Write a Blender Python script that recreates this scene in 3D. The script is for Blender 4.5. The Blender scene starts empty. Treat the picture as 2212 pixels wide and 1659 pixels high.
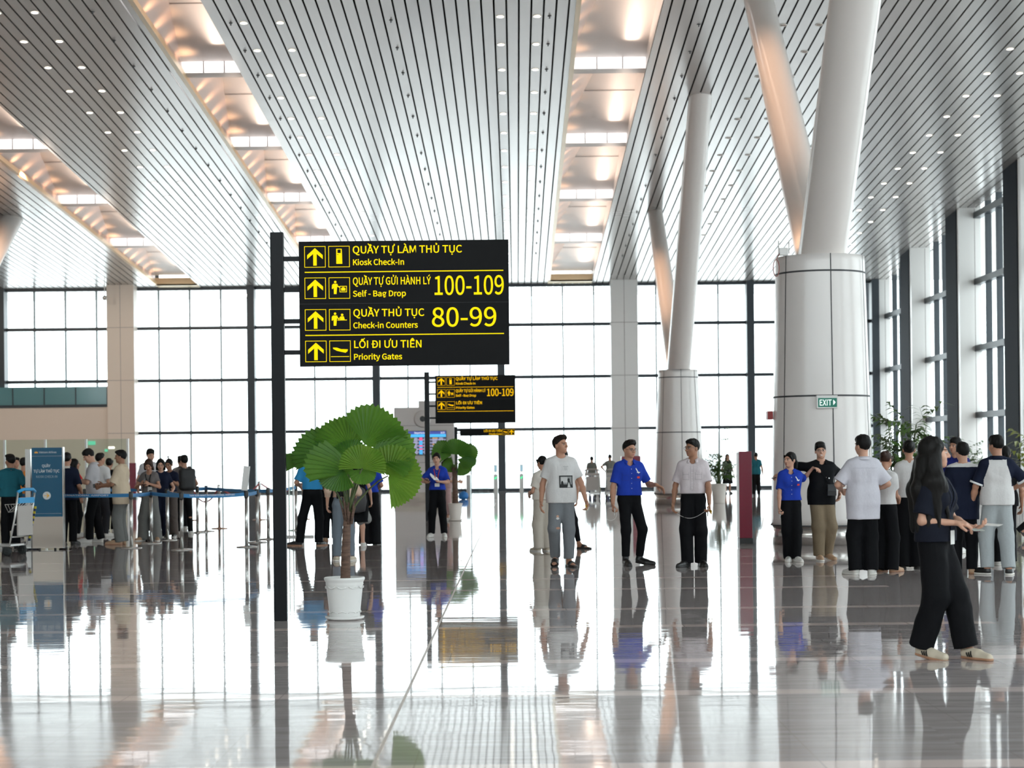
import bpy, math, random
import numpy as np
from mathutils import Vector, Matrix, Quaternion
from mathutils.bvhtree import BVHTree

# ------------------------------------------------------------------ camera, world, light, exposure
SC = bpy.context.scene
COL = SC.collection
EYE, FPX, CX, CY, ROLL = 1.47, 4000.0, 1115.0, 991.0, math.radians(0.6)
cam_data = bpy.data.cameras.new('camera')
cam = bpy.data.objects.new('camera', cam_data); COL.objects.link(cam)
cam_data.sensor_width = 36.0
cam_data.lens = FPX / 2212 * 36.0
cam_data.shift_x = -(CX - 1106.0) / 2212
cam_data.shift_y = (CY - 829.5) / 2212
cam_data.clip_end = 3000
cam_data.dof.use_dof = True; cam_data.dof.focus_distance = 19.0; cam_data.dof.aperture_fstop = 3.4
cam.matrix_world = Matrix.Translation((0, 0, EYE)) @ Matrix.Rotation(math.pi / 2, 4, 'X') @ Matrix.Rotation(-ROLL, 4, 'Z')
SC.camera = cam

world = bpy.data.worlds.new('sky'); SC.world = world; world.use_nodes = True
wn = world.node_tree; bgn = wn.nodes['Background']
bgn.inputs[0].default_value = (0.955, 0.985, 1.0, 1); bgn.inputs[1].default_value = 4.4
SC.view_settings.view_transform = 'Standard'
SC.view_settings.look = 'None'
SC.view_settings.gamma = 1.0
SC.view_settings.use_curve_mapping = False
SC.view_settings.exposure = 0.25
SC.cycles.max_bounces = 8
SC.cycles.glossy_bounces = 4
SC.cycles.transparent_max_bounces = 14
SC.cycles.use_denoising = True
SC.cycles.sample_clamp_indirect = 6.0
SC.cycles.caustics_reflective = False
SC.cycles.caustics_refractive = False

def area_light(name, loc, rot, sx, sy, power, col):
    l = bpy.data.lights.new(name, 'AREA'); l.shape = 'RECTANGLE'; l.size = sx; l.size_y = sy
    l.energy = power; l.color = col
    o = bpy.data.objects.new(name, l); COL.objects.link(o); o.location = loc; o.rotation_euler = rot
    return o

# ------------------------------------------------------------------ pixel helpers (2212 x 1659 frame)
def direction(u, v):
    a = (u - CX) / FPX; b = (CY - v) / FPX
    c, s = math.cos(ROLL), math.sin(ROLL)
    return a * c + b * s, -a * s + b * c
def at(u, v, Y):
    x, z = direction(u, v); return Vector((x * Y, Y, EYE + z * Y))
def on_floor(u, v):
    x, z = direction(u, v); Y = -EYE / z; return Vector((x * Y, Y, 0))

# ------------------------------------------------------------------ materials
MATS = {}
def mat(name, col, rough=0.5, metal=0.0, spec=0.5, coat=0.0, emit=None, emit_s=0.0, noise=None, bump=None, alpha=1.0, sheen=0.0):
    if name in MATS: return MATS[name]
    m = bpy.data.materials.new(name); m.use_nodes = True; nt = m.node_tree
    b = nt.nodes['Principled BSDF']
    b.inputs['Base Color'].default_value = (*col, 1); b.inputs['Roughness'].default_value = rough
    b.inputs['Metallic'].default_value = metal; b.inputs['Specular IOR Level'].default_value = spec
    b.inputs['Coat Weight'].default_value = coat; b.inputs['Coat Roughness'].default_value = 0.08
    b.inputs['Sheen Weight'].default_value = sheen
    if emit:
        b.inputs['Emission Color'].default_value = (*emit, 1); b.inputs['Emission Strength'].default_value = emit_s
    if noise or bump:
        tc = nt.nodes.new('ShaderNodeTexCoord'); mp = nt.nodes.new('ShaderNodeMapping')
        nt.links.new(tc.outputs['Object'], mp.inputs[0])
    if noise:      # (scale vec, amount, second colour)
        sc_, amt, c2 = noise
        mp.inputs['Scale'].default_value = sc_
        n = nt.nodes.new('ShaderNodeTexNoise'); n.inputs['Scale'].default_value = 1.0; n.inputs['Detail'].default_value = 5
        nt.links.new(mp.outputs[0], n.inputs[0])
        r = nt.nodes.new('ShaderNodeValToRGB'); r.color_ramp.elements[0].position = 0.5 - amt; r.color_ramp.elements[1].position = 0.5 + amt
        r.color_ramp.elements[0].color = (*c2, 1); r.color_ramp.elements[1].color = (*col, 1)
        nt.links.new(n.outputs[0], r.inputs[0]); nt.links.new(r.outputs[0], b.inputs['Base Color'])
    if bump:       # (scale vec, strength, distance)
        mp2 = nt.nodes.new('ShaderNodeMapping'); mp2.inputs['Scale'].default_value = bump[0]
        nt.links.new(tc.outputs['Object'], mp2.inputs[0])
        n2 = nt.nodes.new('ShaderNodeTexNoise'); n2.inputs['Scale'].default_value = 1.0; n2.inputs['Detail'].default_value = 3
        nt.links.new(mp2.outputs[0], n2.inputs[0])
        bp = nt.nodes.new('ShaderNodeBump'); bp.inputs['Strength'].default_value = bump[1]; bp.inputs['Distance'].default_value = bump[2]
        nt.links.new(n2.outputs[0], bp.inputs['Height']); nt.links.new(bp.outputs[0], b.inputs['Normal'])
    MATS[name] = m; return m

def glass_mat(name, tint, gloss=0.06):
    if name in MATS: return MATS[name]
    m = bpy.data.materials.new(name); m.use_nodes = True; nt = m.node_tree; nt.nodes.clear()
    out = nt.nodes.new('ShaderNodeOutputMaterial'); mx = nt.nodes.new('ShaderNodeMixShader')
    t = nt.nodes.new('ShaderNodeBsdfTransparent'); t.inputs[0].default_value = (*tint, 1)
    g = nt.nodes.new('ShaderNodeBsdfGlossy'); g.inputs['Roughness'].default_value = 0.02
    mx.inputs[0].default_value = gloss
    nt.links.new(t.outputs[0], mx.inputs[1]); nt.links.new(g.outputs[0], mx.inputs[2]); nt.links.new(mx.outputs[0], out.inputs[0])
    MATS[name] = m; return m

# ------------------------------------------------------------------ mesh collector
class MB:
    def __init__(s): s.v = []; s.f = []; s.mi = []; s.mats = []; s.sm = []
    def slot(s, m):
        if m not in s.mats: s.mats.append(m)
        return s.mats.index(m)
    def add(s, vs, fs, m, smooth=False):
        o = len(s.v); s.v.extend([tuple(p) for p in vs]); k = s.slot(m)
        for f in fs: s.f.append(tuple(i + o for i in f)); s.mi.append(k); s.sm.append(smooth)
    def box(s, lo, hi, m, M=None):
        x0, y0, z0 = lo; x1, y1, z1 = hi
        vs = [Vector(p) for p in ((x0, y0, z0), (x1, y0, z0), (x1, y1, z0), (x0, y1, z0), (x0, y0, z1), (x1, y0, z1), (x1, y1, z1), (x0, y1, z1))]
        if M: vs = [M @ p for p in vs]
        s.add(vs, [(0, 3, 2, 1), (4, 5, 6, 7), (0, 1, 5, 4), (1, 2, 6, 5), (2, 3, 7, 6), (3, 0, 4, 7)], m)
    def cbox(s, c, d, m, M=None):
        s.box([c[i] - d[i] / 2 for i in range(3)], [c[i] + d[i] / 2 for i in range(3)], m, M)
    def lathe(s, prof, m, n=32, c=(0, 0, 0), smooth=True, cap0=True, cap1=True):
        vs = []; fs = []
        for r, z in prof:
            for k in range(n):
                t = 2 * math.pi * k / n; vs.append((c[0] + r * math.cos(t), c[1] + r * math.sin(t), c[2] + z))
        for i in range(len(prof) - 1):
            for k in range(n):
                k2 = (k + 1) % n; fs.append((i * n + k, i * n + k2, (i + 1) * n + k2, (i + 1) * n + k))
        if cap0: fs.append(tuple(reversed(range(n))))
        if cap1: fs.append(tuple((len(prof) - 1) * n + k for k in range(n)))
        s.add(vs, fs, m, smooth)
    def tube(s, pts, rad, m, n=10, smooth=True, flat=None):
        pts = [Vector(p) for p in pts]; rads = rad if isinstance(rad, (list, tuple)) else [rad] * len(pts)
        vs = []; fs = []; up = None
        for i, p in enumerate(pts):
            t = (pts[min(i + 1, len(pts) - 1)] - pts[max(i - 1, 0)]).normalized()
            if up is None:
                up = t.orthogonal().normalized()
            else:
                up = (up - t * up.dot(t)); up = up.normalized() if up.length > 1e-6 else t.orthogonal().normalized()
            w = t.cross(up)
            for k in range(n):
                a = 2 * math.pi * k / n; vs.append(p + (up * math.cos(a) + w * math.sin(a)) * rads[i])
        for i in range(len(pts) - 1):
            for k in range(n):
                k2 = (k + 1) % n; fs.append((i * n + k, i * n + k2, (i + 1) * n + k2, (i + 1) * n + k))
        fs.append(tuple(reversed(range(n)))); fs.append(tuple((len(pts) - 1) * n + k for k in range(n)))
        s.add(vs, fs, m, smooth)
    def prism(s, poly, y0, y1, m, M=None):     # polygon in xz extruded along y
        n = len(poly); vs = [Vector((x, y0, z)) for x, z in poly] + [Vector((x, y1, z)) for x, z in poly]
        if M: vs = [M @ p for p in vs]
        fs = [tuple(range(n)), tuple(reversed(range(n, 2 * n)))] + [(i, i + n, (i + 1) % n + n, (i + 1) % n) for i in range(n)]
        s.add(vs, fs, m)
    def ribbon(s, pts, w, m, up=(0, 0, 1), thick=0.004):
        pts = [Vector(p) for p in pts]; up = Vector(up); vs = []; fs = []
        for i, p in enumerate(pts):
            t = (pts[min(i + 1, len(pts) - 1)] - pts[max(i - 1, 0)]).normalized(); nrm = t.cross(up).normalized()
            for a, b in ((-1, -1), (1, -1), (1, 1), (-1, 1)): vs.append(p + up * (w / 2 * b) + nrm * (thick / 2 * a))
        for i in range(len(pts) - 1):
            for k in range(4): fs.append((i * 4 + k, i * 4 + (k + 1) % 4, i * 4 + 4 + (k + 1) % 4, i * 4 + 4 + k))
        fs.append((3, 2, 1, 0)); e = (len(pts) - 1) * 4; fs.append((e, e + 1, e + 2, e + 3))
        s.add(vs, fs, m)
    def build(s, name, parent=None, loc=None, rotz=0.0, bevel=0.0, fixn=True):
        me = bpy.data.meshes.new(name); me.from_pydata(s.v, [], s.f)
        for m in s.mats: me.materials.append(m)
        me.polygons.foreach_set('material_index', s.mi); me.polygons.foreach_set('use_smooth', s.sm)
        if fixn:
            import bmesh
            bm = bmesh.new(); bm.from_mesh(me); bmesh.ops.recalc_face_normals(bm, faces=bm.faces); bm.to_mesh(me); bm.free()
        me.update()
        o = bpy.data.objects.new(name, me); COL.objects.link(o)
        if parent: o.parent = parent
        if loc is not None: o.location = loc
        o.rotation_euler.z = rotz
        if bevel:
            b = o.modifiers.new('bevel', 'BEVEL'); b.width = bevel; b.segments = 2; b.limit_method = 'ANGLE'
        return o

def tag(o, label=None, cat=None, group=None, kind=None):
    if label: o['label'] = label
    if cat: o['category'] = cat
    if group: o['group'] = group
    if kind: o['kind'] = kind
    return o
def empty(name, loc=(0, 0, 0), rotz=0.0):
    o = bpy.data.objects.new(name, None); COL.objects.link(o); o.location = loc; o.rotation_euler.z = rotz
    o.empty_display_size = 0.2; return o
def thing(name, label, cat, loc=(0, 0, 0), rotz=0.0, group=None):
    return tag(empty(name, loc, rotz), label, cat, group)
def copy_tree(o, parent=None, loc=None, label=None):
    c = o.copy(); COL.objects.link(c)
    if parent: c.parent = parent
    if loc is not None: c.location = loc
    if label: c['label'] = label
    for ch in list(o.children): copy_tree(ch, c)
    return c

try:          # the sans-serif face that ships inside Blender; its default face otherwise
    import os
    FONT = bpy.data.fonts.load(os.path.join(bpy.utils.resource_path('LOCAL'), 'datafiles', 'fonts', 'Noto Sans CJK Regular.woff2'))
except Exception:
    FONT = None
CAPH = [0.686]
def text_mesh(s, size, m, mb, M, sx=1.0, align='LEFT', bold=0.0, extrude=0.002):
    """add the word s as geometry to mb; text lies in local xz, facing -y"""
    cu = bpy.data.curves.new('t', 'FONT'); cu.body = s; cu.size = size; cu.align_x = align; cu.extrude = extrude; cu.offset = bold
    cu.resolution_u = 6
    if FONT: cu.font = FONT
    o = bpy.data.objects.new('t', cu); COL.objects.link(o)
    bpy.context.view_layer.update()
    me = bpy.data.meshes.new_from_object(o.evaluated_get(bpy.context.evaluated_depsgraph_get()))
    vs = [M @ Vector((v.co.x * sx, -v.co.z, v.co.y)) for v in me.vertices]
    mb.add(vs, [tuple(p.vertices) for p in me.polygons], m)
    w = max([v.co.x for v in me.vertices] + [0]) * sx
    bpy.data.objects.remove(o); bpy.data.curves.remove(cu); bpy.data.meshes.remove(me)
    return w
T = Matrix.Translation
_t = MB(); text_mesh('H', 1.0, None, _t, Matrix.Identity(4)); CAPH[0] = max(v[2] for v in _t.v)     # height of a capital at size 1

# ------------------------------------------------------------------ the building
YF = 85.0
def ceil_z(y): return 9.48 + 0.0625 * (YF - y)
XR = 17.15      # glass line of the right wall
Y0 = -12.0     # where the modelled hall ends behind the camera
XL = -42.0

def floor_material():
    m = bpy.data.materials.new('polished_marble'); m.use_nodes = True; nt = m.node_tree; L = nt.links
    b = nt.nodes['Principled BSDF']; N = nt.nodes.new
    geo = N('ShaderNodeNewGeometry'); sep = N('ShaderNodeSeparateXYZ'); L.new(geo.outputs['Position'], sep.inputs[0])
    def math_(op, a, b_=None, c=None):
        n = N('ShaderNodeMath'); n.operation = op
        for i, x in enumerate((a, b_, c)):
            if x is None: continue
            if isinstance(x, (int, float)): n.inputs[i].default_value = x
            else: L.new(x, n.inputs[i])
        return n.outputs[0]
    X, Y = sep.outputs[0], sep.outputs[1]
    # veins that run across the hall
    mp = N('ShaderNodeMapping'); mp.inputs['Scale'].default_value = (0.55, 5.5, 1); L.new(geo.outputs['Position'], mp.inputs[0])
    # every tile has its own vein offset
    tx = math_('FLOOR', math_('DIVIDE', math_('SUBTRACT', X, -0.705), 0.975)); ty = math_('FLOOR', math_('DIVIDE', Y, 2.3))
    cv = N('ShaderNodeCombineXYZ'); L.new(math_('MULTIPLY', tx, 3.7), cv.inputs[0]); L.new(math_('MULTIPLY', ty, 9.1), cv.inputs[1])
    L.new(cv.outputs[0], mp.inputs['Location'])
    n1 = N('ShaderNodeTexNoise'); n1.inputs['Scale'].default_value = 2.2; n1.inputs['Detail'].default_value = 8; n1.inputs['Roughness'].default_value = 0.62; n1.inputs['Distortion'].default_value = 0.6
    L.new(mp.outputs[0], n1.inputs[0])
    r = N('ShaderNodeValToRGB'); e = r.color_ramp.elements
    e[0].position = 0.30; e[0].color = (0.40, 0.345, 0.338, 1); e[1].position = 0.74; e[1].color = (0.66, 0.60, 0.58, 1)
    k = e.new(0.5); k.color = (0.51, 0.45, 0.44, 1)
    L.new(n1.outputs[0], r.inputs[0])
    # pale inlaid strips across the hall
    def near(v, period, off, half):
        f = math_('ABSOLUTE', math_('SUBTRACT', math_('MODULO', math_('ADD', math_('SUBTRACT', v, off), 460 + period / 2), period), period / 2))
        return math_('LESS_THAN', f, half)
    st = math_('MAXIMUM', near(Y, 4.6, 8.8, 0.115), near(Y, 4.6, 11.55, 0.115))
    st = math_('MULTIPLY', st, math_('LESS_THAN', X, 4.15))
    mixs = N('ShaderNodeMix'); mixs.data_type = 'RGBA'; L.new(st, mixs.inputs['Factor']); L.new(r.outputs[0], mixs.inputs['A'])
    mixs.inputs['B'].default_value = (0.90, 0.75, 0.70, 1)
    # joints
    jx = near(X, 0.975, -0.705, 0.004); jy = near(Y, 2.3, 0.1, 0.005)
    j = math_('MAXIMUM', jx, jy)
    mixj = N('ShaderNodeMix'); mixj.data_type = 'RGBA'; L.new(math_('MULTIPLY', j, 0.6), mixj.inputs['Factor']); L.new(mixs.outputs['Result'], mixj.inputs['A'])
    mixj.inputs['B'].default_value = (0.42, 0.35, 0.33, 1)
    L.new(mixj.outputs['Result'], b.inputs['Base Color'])
    b.inputs['Roughness'].default_value = 0.035; b.inputs['IOR'].default_value = 1.62
    # slight unevenness of the polish: long ripples
    mp3 = N('ShaderNodeMapping'); mp3.inputs['Scale'].default_value = (0.8, 3.2, 1); L.new(geo.outputs['Position'], mp3.inputs[0])
    n3 = N('ShaderNodeTexNoise'); n3.inputs['Scale'].default_value = 0.9; n3.inputs['Detail'].default_value = 3; L.new(mp3.outputs[0], n3.inputs[0])
    bp = N('ShaderNodeBump'); bp.inputs['Strength'].default_value = 0.12; bp.inputs['Distance'].default_value = 0.01
    L.new(n3.outputs[0], bp.inputs['Height']); L.new(bp.outputs[0], b.inputs['Normal'])
    return m
mb = MB(); mb.box((XL, Y0, -0.12), (XR + 0.3, YF, 0), floor_material())
tag(mb.build('floor'), kind='structure')
mb = MB(); M_joint = mat('joint_metal', (0.50, 0.41, 0.36), 0.35, 0.0)
mb.box((-0.714, 2, -0.002), (-0.696, 62, 0.001), M_joint)
tag(mb.build('trim_1'), kind='structure')
mb = MB(); mb.box((-400, YF + 0.3, -0.3), (400, 900, -0.06), mat('apron_concrete', (0.8, 0.8, 0.8), 0.8))
mb.box((XR + 0.35, Y0, -0.3), (400, YF + 0.29, -0.06), mat('apron_concrete', (0.8, 0.8, 0.8), 0.8))
tag(mb.build('ground'), kind='structure')

w = MB(); w.box((XL, Y0 - 0.3, 0), (XR + 0.3, Y0, 7.0), mat('added_back_wall', (0.62, 0.59, 0.57), 0.6)); tag(w.build('added_wall_back'), kind='structure')  # unseen back wall, added so that the signs reflect something dark
w = MB(); w.box((XL, Y0 - 0.2, 7.0), (XR + 0.3, Y0 - 0.185, ceil_z(Y0)), glass_mat('window_glass', (0.93, 0.975, 0.98), 0.05)); fill_win = tag(w.build('fill_window'), kind='structure')  # unseen glazing, added high up to give the people front fill
w = MB(); x_ = XL
while x_ < XR: w.box((x_ - .1, Y0 - .3, 7), (x_ + .1, Y0 - .05, ceil_z(Y0)), mat('dark_frame', (0.028, 0.036, 0.045), 0.4, 0.2)); x_ += 5.71
w.build('window_frame', parent=fill_win)
w = MB(); w.box((XL - 0.3, Y0, 0), (XL, YF, ceil_z(Y0)), mat('added_side_wall', (0.66, 0.60, 0.55), 0.6)); tag(w.build('added_wall_left'), kind='structure')  # unseen side wall, added to cut the light on the left ceiling
# --- slatted ceiling bands
M_slat = mat('slat_metal', (0.56, 0.535, 0.515), 0.24, 0.55, 0.6, bump=((0.9, 1.6, 0.4), 0.10, 0.02))
M_plenum = mat('plenum_black', (0.012, 0.012, 0.012), 0.9)
PITCH = 0.294
def ceiling_band(x0, x1, xline, yend=YF):
    b = MB(); edges = []
    x = xline - PITCH * math.floor((xline - x0) / PITCH)
    if x - x0 > 0.06: edges.append((x0, x))
    while x < x1 - 0.06:
        edges.append((x, min(x + PITCH, x1))); x += PITCH
    g = 0.023
    for a, c in edges:
        a2 = a + (0 if a == x0 else g); c2 = c - (0 if c == x1 else g)
        ys = (Y0, 12, 24, 36, 48, 60, 72, yend); vs = []; fs = []
        for y in ys:
            z = ceil_z(y); vs += [(a2, y, z), (c2, y, z), (c2, y, z + 0.06), (a2, y, z + 0.06)]
        for i in range(len(ys) - 1):
            for k in range(4): fs.append((i * 4 + k, i * 4 + (k + 1) % 4, i * 4 + 4 + (k + 1) % 4, i * 4 + 4 + k))
        b.add(vs, fs, M_slat)
    b.add([(x0, Y0, ceil_z(Y0) + 0.3), (x1, Y0, ceil_z(Y0) + 0.3), (x1, yend, ceil_z(yend) + 0.3), (x0, yend, ceil_z(yend) + 0.3)], [(0, 1, 2, 3)], M_plenum)
    b.add([(x0, yend, ceil_z(yend)), (x1, yend, ceil_z(yend)), (x1, yend, ceil_z(yend) + 2), (x0, yend, ceil_z(yend) + 2)], [(0, 1, 2, 3)], M_plenum)
    return tag(b.build('ceiling'), kind='structure')
STRIPS = [(-16.3, -14.4), (-8.8, -7.17), (1.53, 3.55)]
ceiling_band(-7.17, 1.53, 1.35)
ceiling_band(-14.4, -8.8, -9.0)
ceiling_band(XL, -16.3, -16.6)
ceiling_band(3.55, XR + 0.2, 3.75)

# --- skylight troughs with saw-tooth roof panels
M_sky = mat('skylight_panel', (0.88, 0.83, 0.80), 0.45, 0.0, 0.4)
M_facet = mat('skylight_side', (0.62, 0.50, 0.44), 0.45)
M_lip = mat('gold_trim', (0.72, 0.55, 0.34), 0.35, 0.3)
M_seam = mat('panel_seam', (0.35, 0.31, 0.30), 0.6)
M_glz = glass_mat('skylight_glass', (0.97, 0.98, 1.0), 0.08)
STEPS = [5.7, 14.2, 22.7, 31.2, 39.7, 48.2 + 1.4, 56.6 + 1.6, 65.0 + 1.8, 73.4 + 2.0, 84.0]
STEPS = [Y0, 6.6, 15.3, 23.9, 32.5, 41.1, 49.7, 58.2, 66.7, 75.2, 84.0]
def skylight(x0, x1):
    b = MB(); w = x1 - x0; xm = x0 + 0.55 * w; well = 0.40
    for i in range(len(STEPS) - 1):
        last = i == len(STEPS) - 2
        a, c = STEPS[i], STEPS[i + 1] - (0 if last else well)
        za, zc = ceil_z(a), ceil_z(c)
        A0, B0, C0 = (x0, a, za + .12), (xm, a, za + 1.0), (x1, a, za + 1.0)
        A1, C1 = (x0, c, zc + .42), (x1, c, zc + .42)
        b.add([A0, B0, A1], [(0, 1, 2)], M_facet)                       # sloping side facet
        b.add([B0, C0, C1, A1], [(0, 1, 2, 3)], M_sky)                  # roof panel, high at its near end
        p = Vector(B0).lerp(Vector(A1), .5); q = Vector(C0).lerp(Vector(C1), .5)
        b.add([p + Vector((0, -.03, -.012)), q + Vector((0, -.03, -.012)), q + Vector((0, .03, -.016)), p + Vector((0, .03, -.016))], [(0, 1, 2, 3)], M_seam)
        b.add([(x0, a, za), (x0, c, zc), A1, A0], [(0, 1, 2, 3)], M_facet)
        b.add([(x1, a, za), (x1, c, zc), C1, C0], [(0, 1, 2, 3)], M_sky)
        if last: continue
        # light well to the sky behind a glazed slit
        d = STEPS[i + 1]; zd = ceil_z(d)
        b.add([(x0, c, zc + .12), (x1, c, zc + .12), (x1, c, zc + .42), (x0, c, zc + .42)], [(0, 1, 2, 3)], M_glz)
        b.add([(x0, c, zc + .12), (x1, c, zc + .12), (x1, d, zd + .10), (x0, d, zd + .10)], [(0, 1, 2, 3)], M_sky)
        b.add([(x0, d - .01, zd + .10), (x1, d - .01, zd + .10), (x1, d - .01, zd + 1.2), (x0, d - .01, zd + 1.2)], [(0, 1, 2, 3)], M_sky)
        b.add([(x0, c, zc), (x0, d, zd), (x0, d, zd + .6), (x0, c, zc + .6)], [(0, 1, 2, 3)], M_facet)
        b.add([(x1, c, zc), (x1, d, zd), (x1, d, zd + .6), (x1, c, zc + .6)], [(0, 1, 2, 3)], M_sky)
        for fx in (0.36, 0.7): b.cbox((x0 + w * fx, c - .01, zc + 0.27), (0.03, 0.03, 0.30), M_seam)
    o = b.build('skylight', fixn=False); tag(o, kind='structure')
    e = MB()
    e.add([(x0, 84.0, ceil_z(84) - .05), (x1, 84.0, ceil_z(84) - .05), (x1, 84.0, ceil_z(84) + .3), (x0, 84.0, ceil_z(84) + .3)], [(0, 1, 2, 3)], M_lip)
    e.box((x0, 84.0, ceil_z(84) - .05), (x1, YF, ceil_z(84) + .02), M_lip)
    lip = [(-0.02, -0.03), (0.10, -0.03), (0.10, 0.12), (-0.02, 0.12)]
    vs = []
    for y in (Y0, 84.0):
        for dx, dz in lip: vs.append((x0 + dx, y, ceil_z(y) + dz))
    e.add(vs, [(0, 1, 5, 4), (1, 2, 6, 5), (2, 3, 7, 6), (3, 0, 4, 7)], M_lip)
    e.build('trim', parent=o)
for x0, x1 in STRIPS: skylight(x0, x1)
# added area strips without a fixture: warm fill that brightens the panels of each trough
for si, (x0, x1) in enumerate(STRIPS):
    for i in range(4, len(STEPS) - 1):
        ym = (STEPS[i] + STEPS[i + 1]) / 2 - .2
        area_light('panel_fill_light', (x1 - .45, ym - .5, ceil_z(ym - .5) + .02), (math.atan(-.0625), math.radians(184), 0), .3, 6.6, (20, 20, 24)[si], (1.0, .80, .66))
# the warm cove lamps that stand behind the trim along the left edge of each trough
for si, (x0, x1) in enumerate(STRIPS):
    y = 40.0
    while y < 84:
        l = bpy.data.lights.new('cove_lamp', 'SPOT'); l.energy = 8 if si < 2 else 4; l.color = (1.0, 0.56, 0.30); l.shadow_soft_size = 0.05
        l.spot_size = math.radians(120); l.spot_blend = 0.9
        o = bpy.data.objects.new('cove_lamp', l); COL.objects.link(o); o.location = (x0 + 0.24, y, ceil_z(y) + 0.08)
        o.rotation_euler = (0, math.radians(170), 0)
        y += 1.43

# warm wall-washer spots in the left ceiling that light the cream wall and the queue hall
for i in range(8):
    l = bpy.data.lights.new('wall_washer', 'SPOT'); l.energy = 620; l.color = (1.0, 0.86, 0.70); l.spot_size = math.radians(80); l.spot_blend = 0.8; l.shadow_soft_size = 0.15
    o = bpy.data.objects.new('wall_washer', l); COL.objects.link(o); o.location = (-36.5 + 3.2 * i, 73.5, ceil_z(73.5) - 0.02)
    o.rotation_euler = (math.radians(58), 0, 0)
# --- far glass wall (window_1) with its frame, columns and cream wall
M_frame = mat('dark_frame', (0.028, 0.036, 0.045), 0.4, 0.2)
M_frame_t = mat('teal_frame', (0.05, 0.075, 0.08), 0.4, 0.2)
M_cream = mat('cream_wall', (0.70, 0.60, 0.52), 0.55)
M_white_panel = mat('white_panel', (0.78, 0.76, 0.735), 0.22, 0.0, 0.5)
M_seam_d = mat('dark_seam', (0.045, 0.045, 0.048), 0.6)
M_glass = glass_mat('window_glass', (0.93, 0.975, 0.98), 0.05)
MODX = [-0.65 + 5.71 * k for k in range(-7, 4)]
g = MB(); g.box((XL, YF + 0.10, 0), (XR, YF + 0.115, 9.55), M_glass)
win = tag(g.build('window_1'), kind='structure')
fr = MB()
for i, x in enumerate(MODX):
    if abs(x - 5.06) > 0.3 and abs(x + 17.78) > 0.3:
        fr.box((x - 0.17, YF - 0.45, 0), (x + 0.17, YF + 0.2, 9.7), M_frame)
    for k in (1, 2, 3):
        xx = x + k * 5.71 / 4
        if xx < XR: fr.box((xx - 0.03, YF, 0), (xx + 0.03, YF + 0.2, 9.6), M_frame_t)
for z, h in ((9.42, 0.12), (7.62, 0.15), (5.22, 0.15), (2.82, 0.15), (0.06, 0.12)):
    fr.box((XL, YF - 0.06, z - h / 2), (XR, YF + 0.09, z + h / 2), M_frame)
fr.build('window_frame', parent=win)
for xc in (-17.9, 4.97):
    c = MB(); c.box((xc - 0.615, YF - 1.0, 0), (xc + 0.615, YF - 0.2, 9.75), M_white_panel if xc > 0 else mat('sand_panel', (0.72, 0.63, 0.55), 0.4))
    c.box((xc - 0.012, YF - 1.004, 0), (xc + 0.012, YF - 1.0, 9.6), M_seam)
    for z in (2.8, 5.2, 7.6): c.box((xc - 0.615, YF - 1.004, z), (xc + 0.615, YF - 1.0, z + 0.025), M_seam)
    tag(c.build('column'), kind='structure')
w = MB(); w.box((XL, YF - 0.9, 0), (-18.5, YF - 0.5, 4.12), M_cream); tag(w.build('wall_far'), kind='structure')
w = MB(); w.box((XL, YF - 0.86, 4.12), (-18.5, YF - 0.84, 4.95), mat('teal_glass_panel', (0.10, 0.24, 0.27), 0.08))
x = -40
while x < -18.5:
    w.box((x - .02, YF - 0.9, 4.12), (x + .02, YF - 0.861, 4.95), M_frame); x += 1.43
w.box((XL, YF - 0.95, 4.02), (-18.5, YF - 0.83, 4.14), M_frame)
tag(w.build('trim_2'), kind='structure')
# soffit that carries on outside the glass
def soffit(x0, x1, y0, y1, along_x):
    b = MB()
    if not along_x:
        x = x0
        while x < x1:
            b.box((x + .02, y0, 9.50), (x + PITCH - .02, y1, 9.56), M_slat); x += PITCH
    else:
        y = y0
        while y < y1:
            z = ceil_z(y); b.box((x0, y + .02, z + .02), (x1, y + PITCH - .02, z + .08), M_slat); y += PITCH
    tag(b.build('soffit'), kind='structure')
soffit(XL, XR, YF + 0.2, YF + 6.5, False)
soffit(XR + 0.3, XR + 5.0, 40, YF + 0.2, True)

# --- right glass wall (window_2) with white piers
g = MB(); g.box((XR, Y0, 0), (XR + 0.015, YF, 16), M_glass)
win2 = tag(g.build('window_2'), kind='structure')
M_navy = mat('post_navy', (0.012, 0.017, 0.026), 0.7, 0.0, 0.1)
fr = MB(); pier_y = [85.1 - 8.3 * k for k in range(12)]
for y in pier_y:
    fr.box((16.37, y + 0.06, 0), (16.80, y + 1.75, ceil_z(y) + .1), M_navy)     # dark steel post behind each pier
    for q in (2.2, 3.7, 5.2, 6.7):
        fr.box((XR - 0.12, y + q - 0.05, 0), (XR + 0.1, y + q + 0.05, ceil_z(y)), M_frame)
    for z in (0.06, 2.9, 5.35, 7.8, 10.25, 12.7):
        if z < ceil_z(y): fr.box((XR - 0.22, y - 8.3 + 1.2, z - .11), (XR + 0.06, y, z + .11), M_frame)
        if z < ceil_z(y): fr.box((16.75, y + 0.7, z - .1), (XR, y + 0.95, z + .1), M_frame)
fr.build('window_frame', parent=win2)
for y in pier_y:
    p = MB(); p.box((16.4, y - 0.3, 0), (XR + 0.05, y + 0.05, ceil_z(y) + .2), M_white_panel)
    p.box((16.4 + .56, y - 0.304, 0), (16.4 + .58, y - 0.3, ceil_z(y)), M_seam)
    tag(p.build('pier'), kind='structure')

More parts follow.
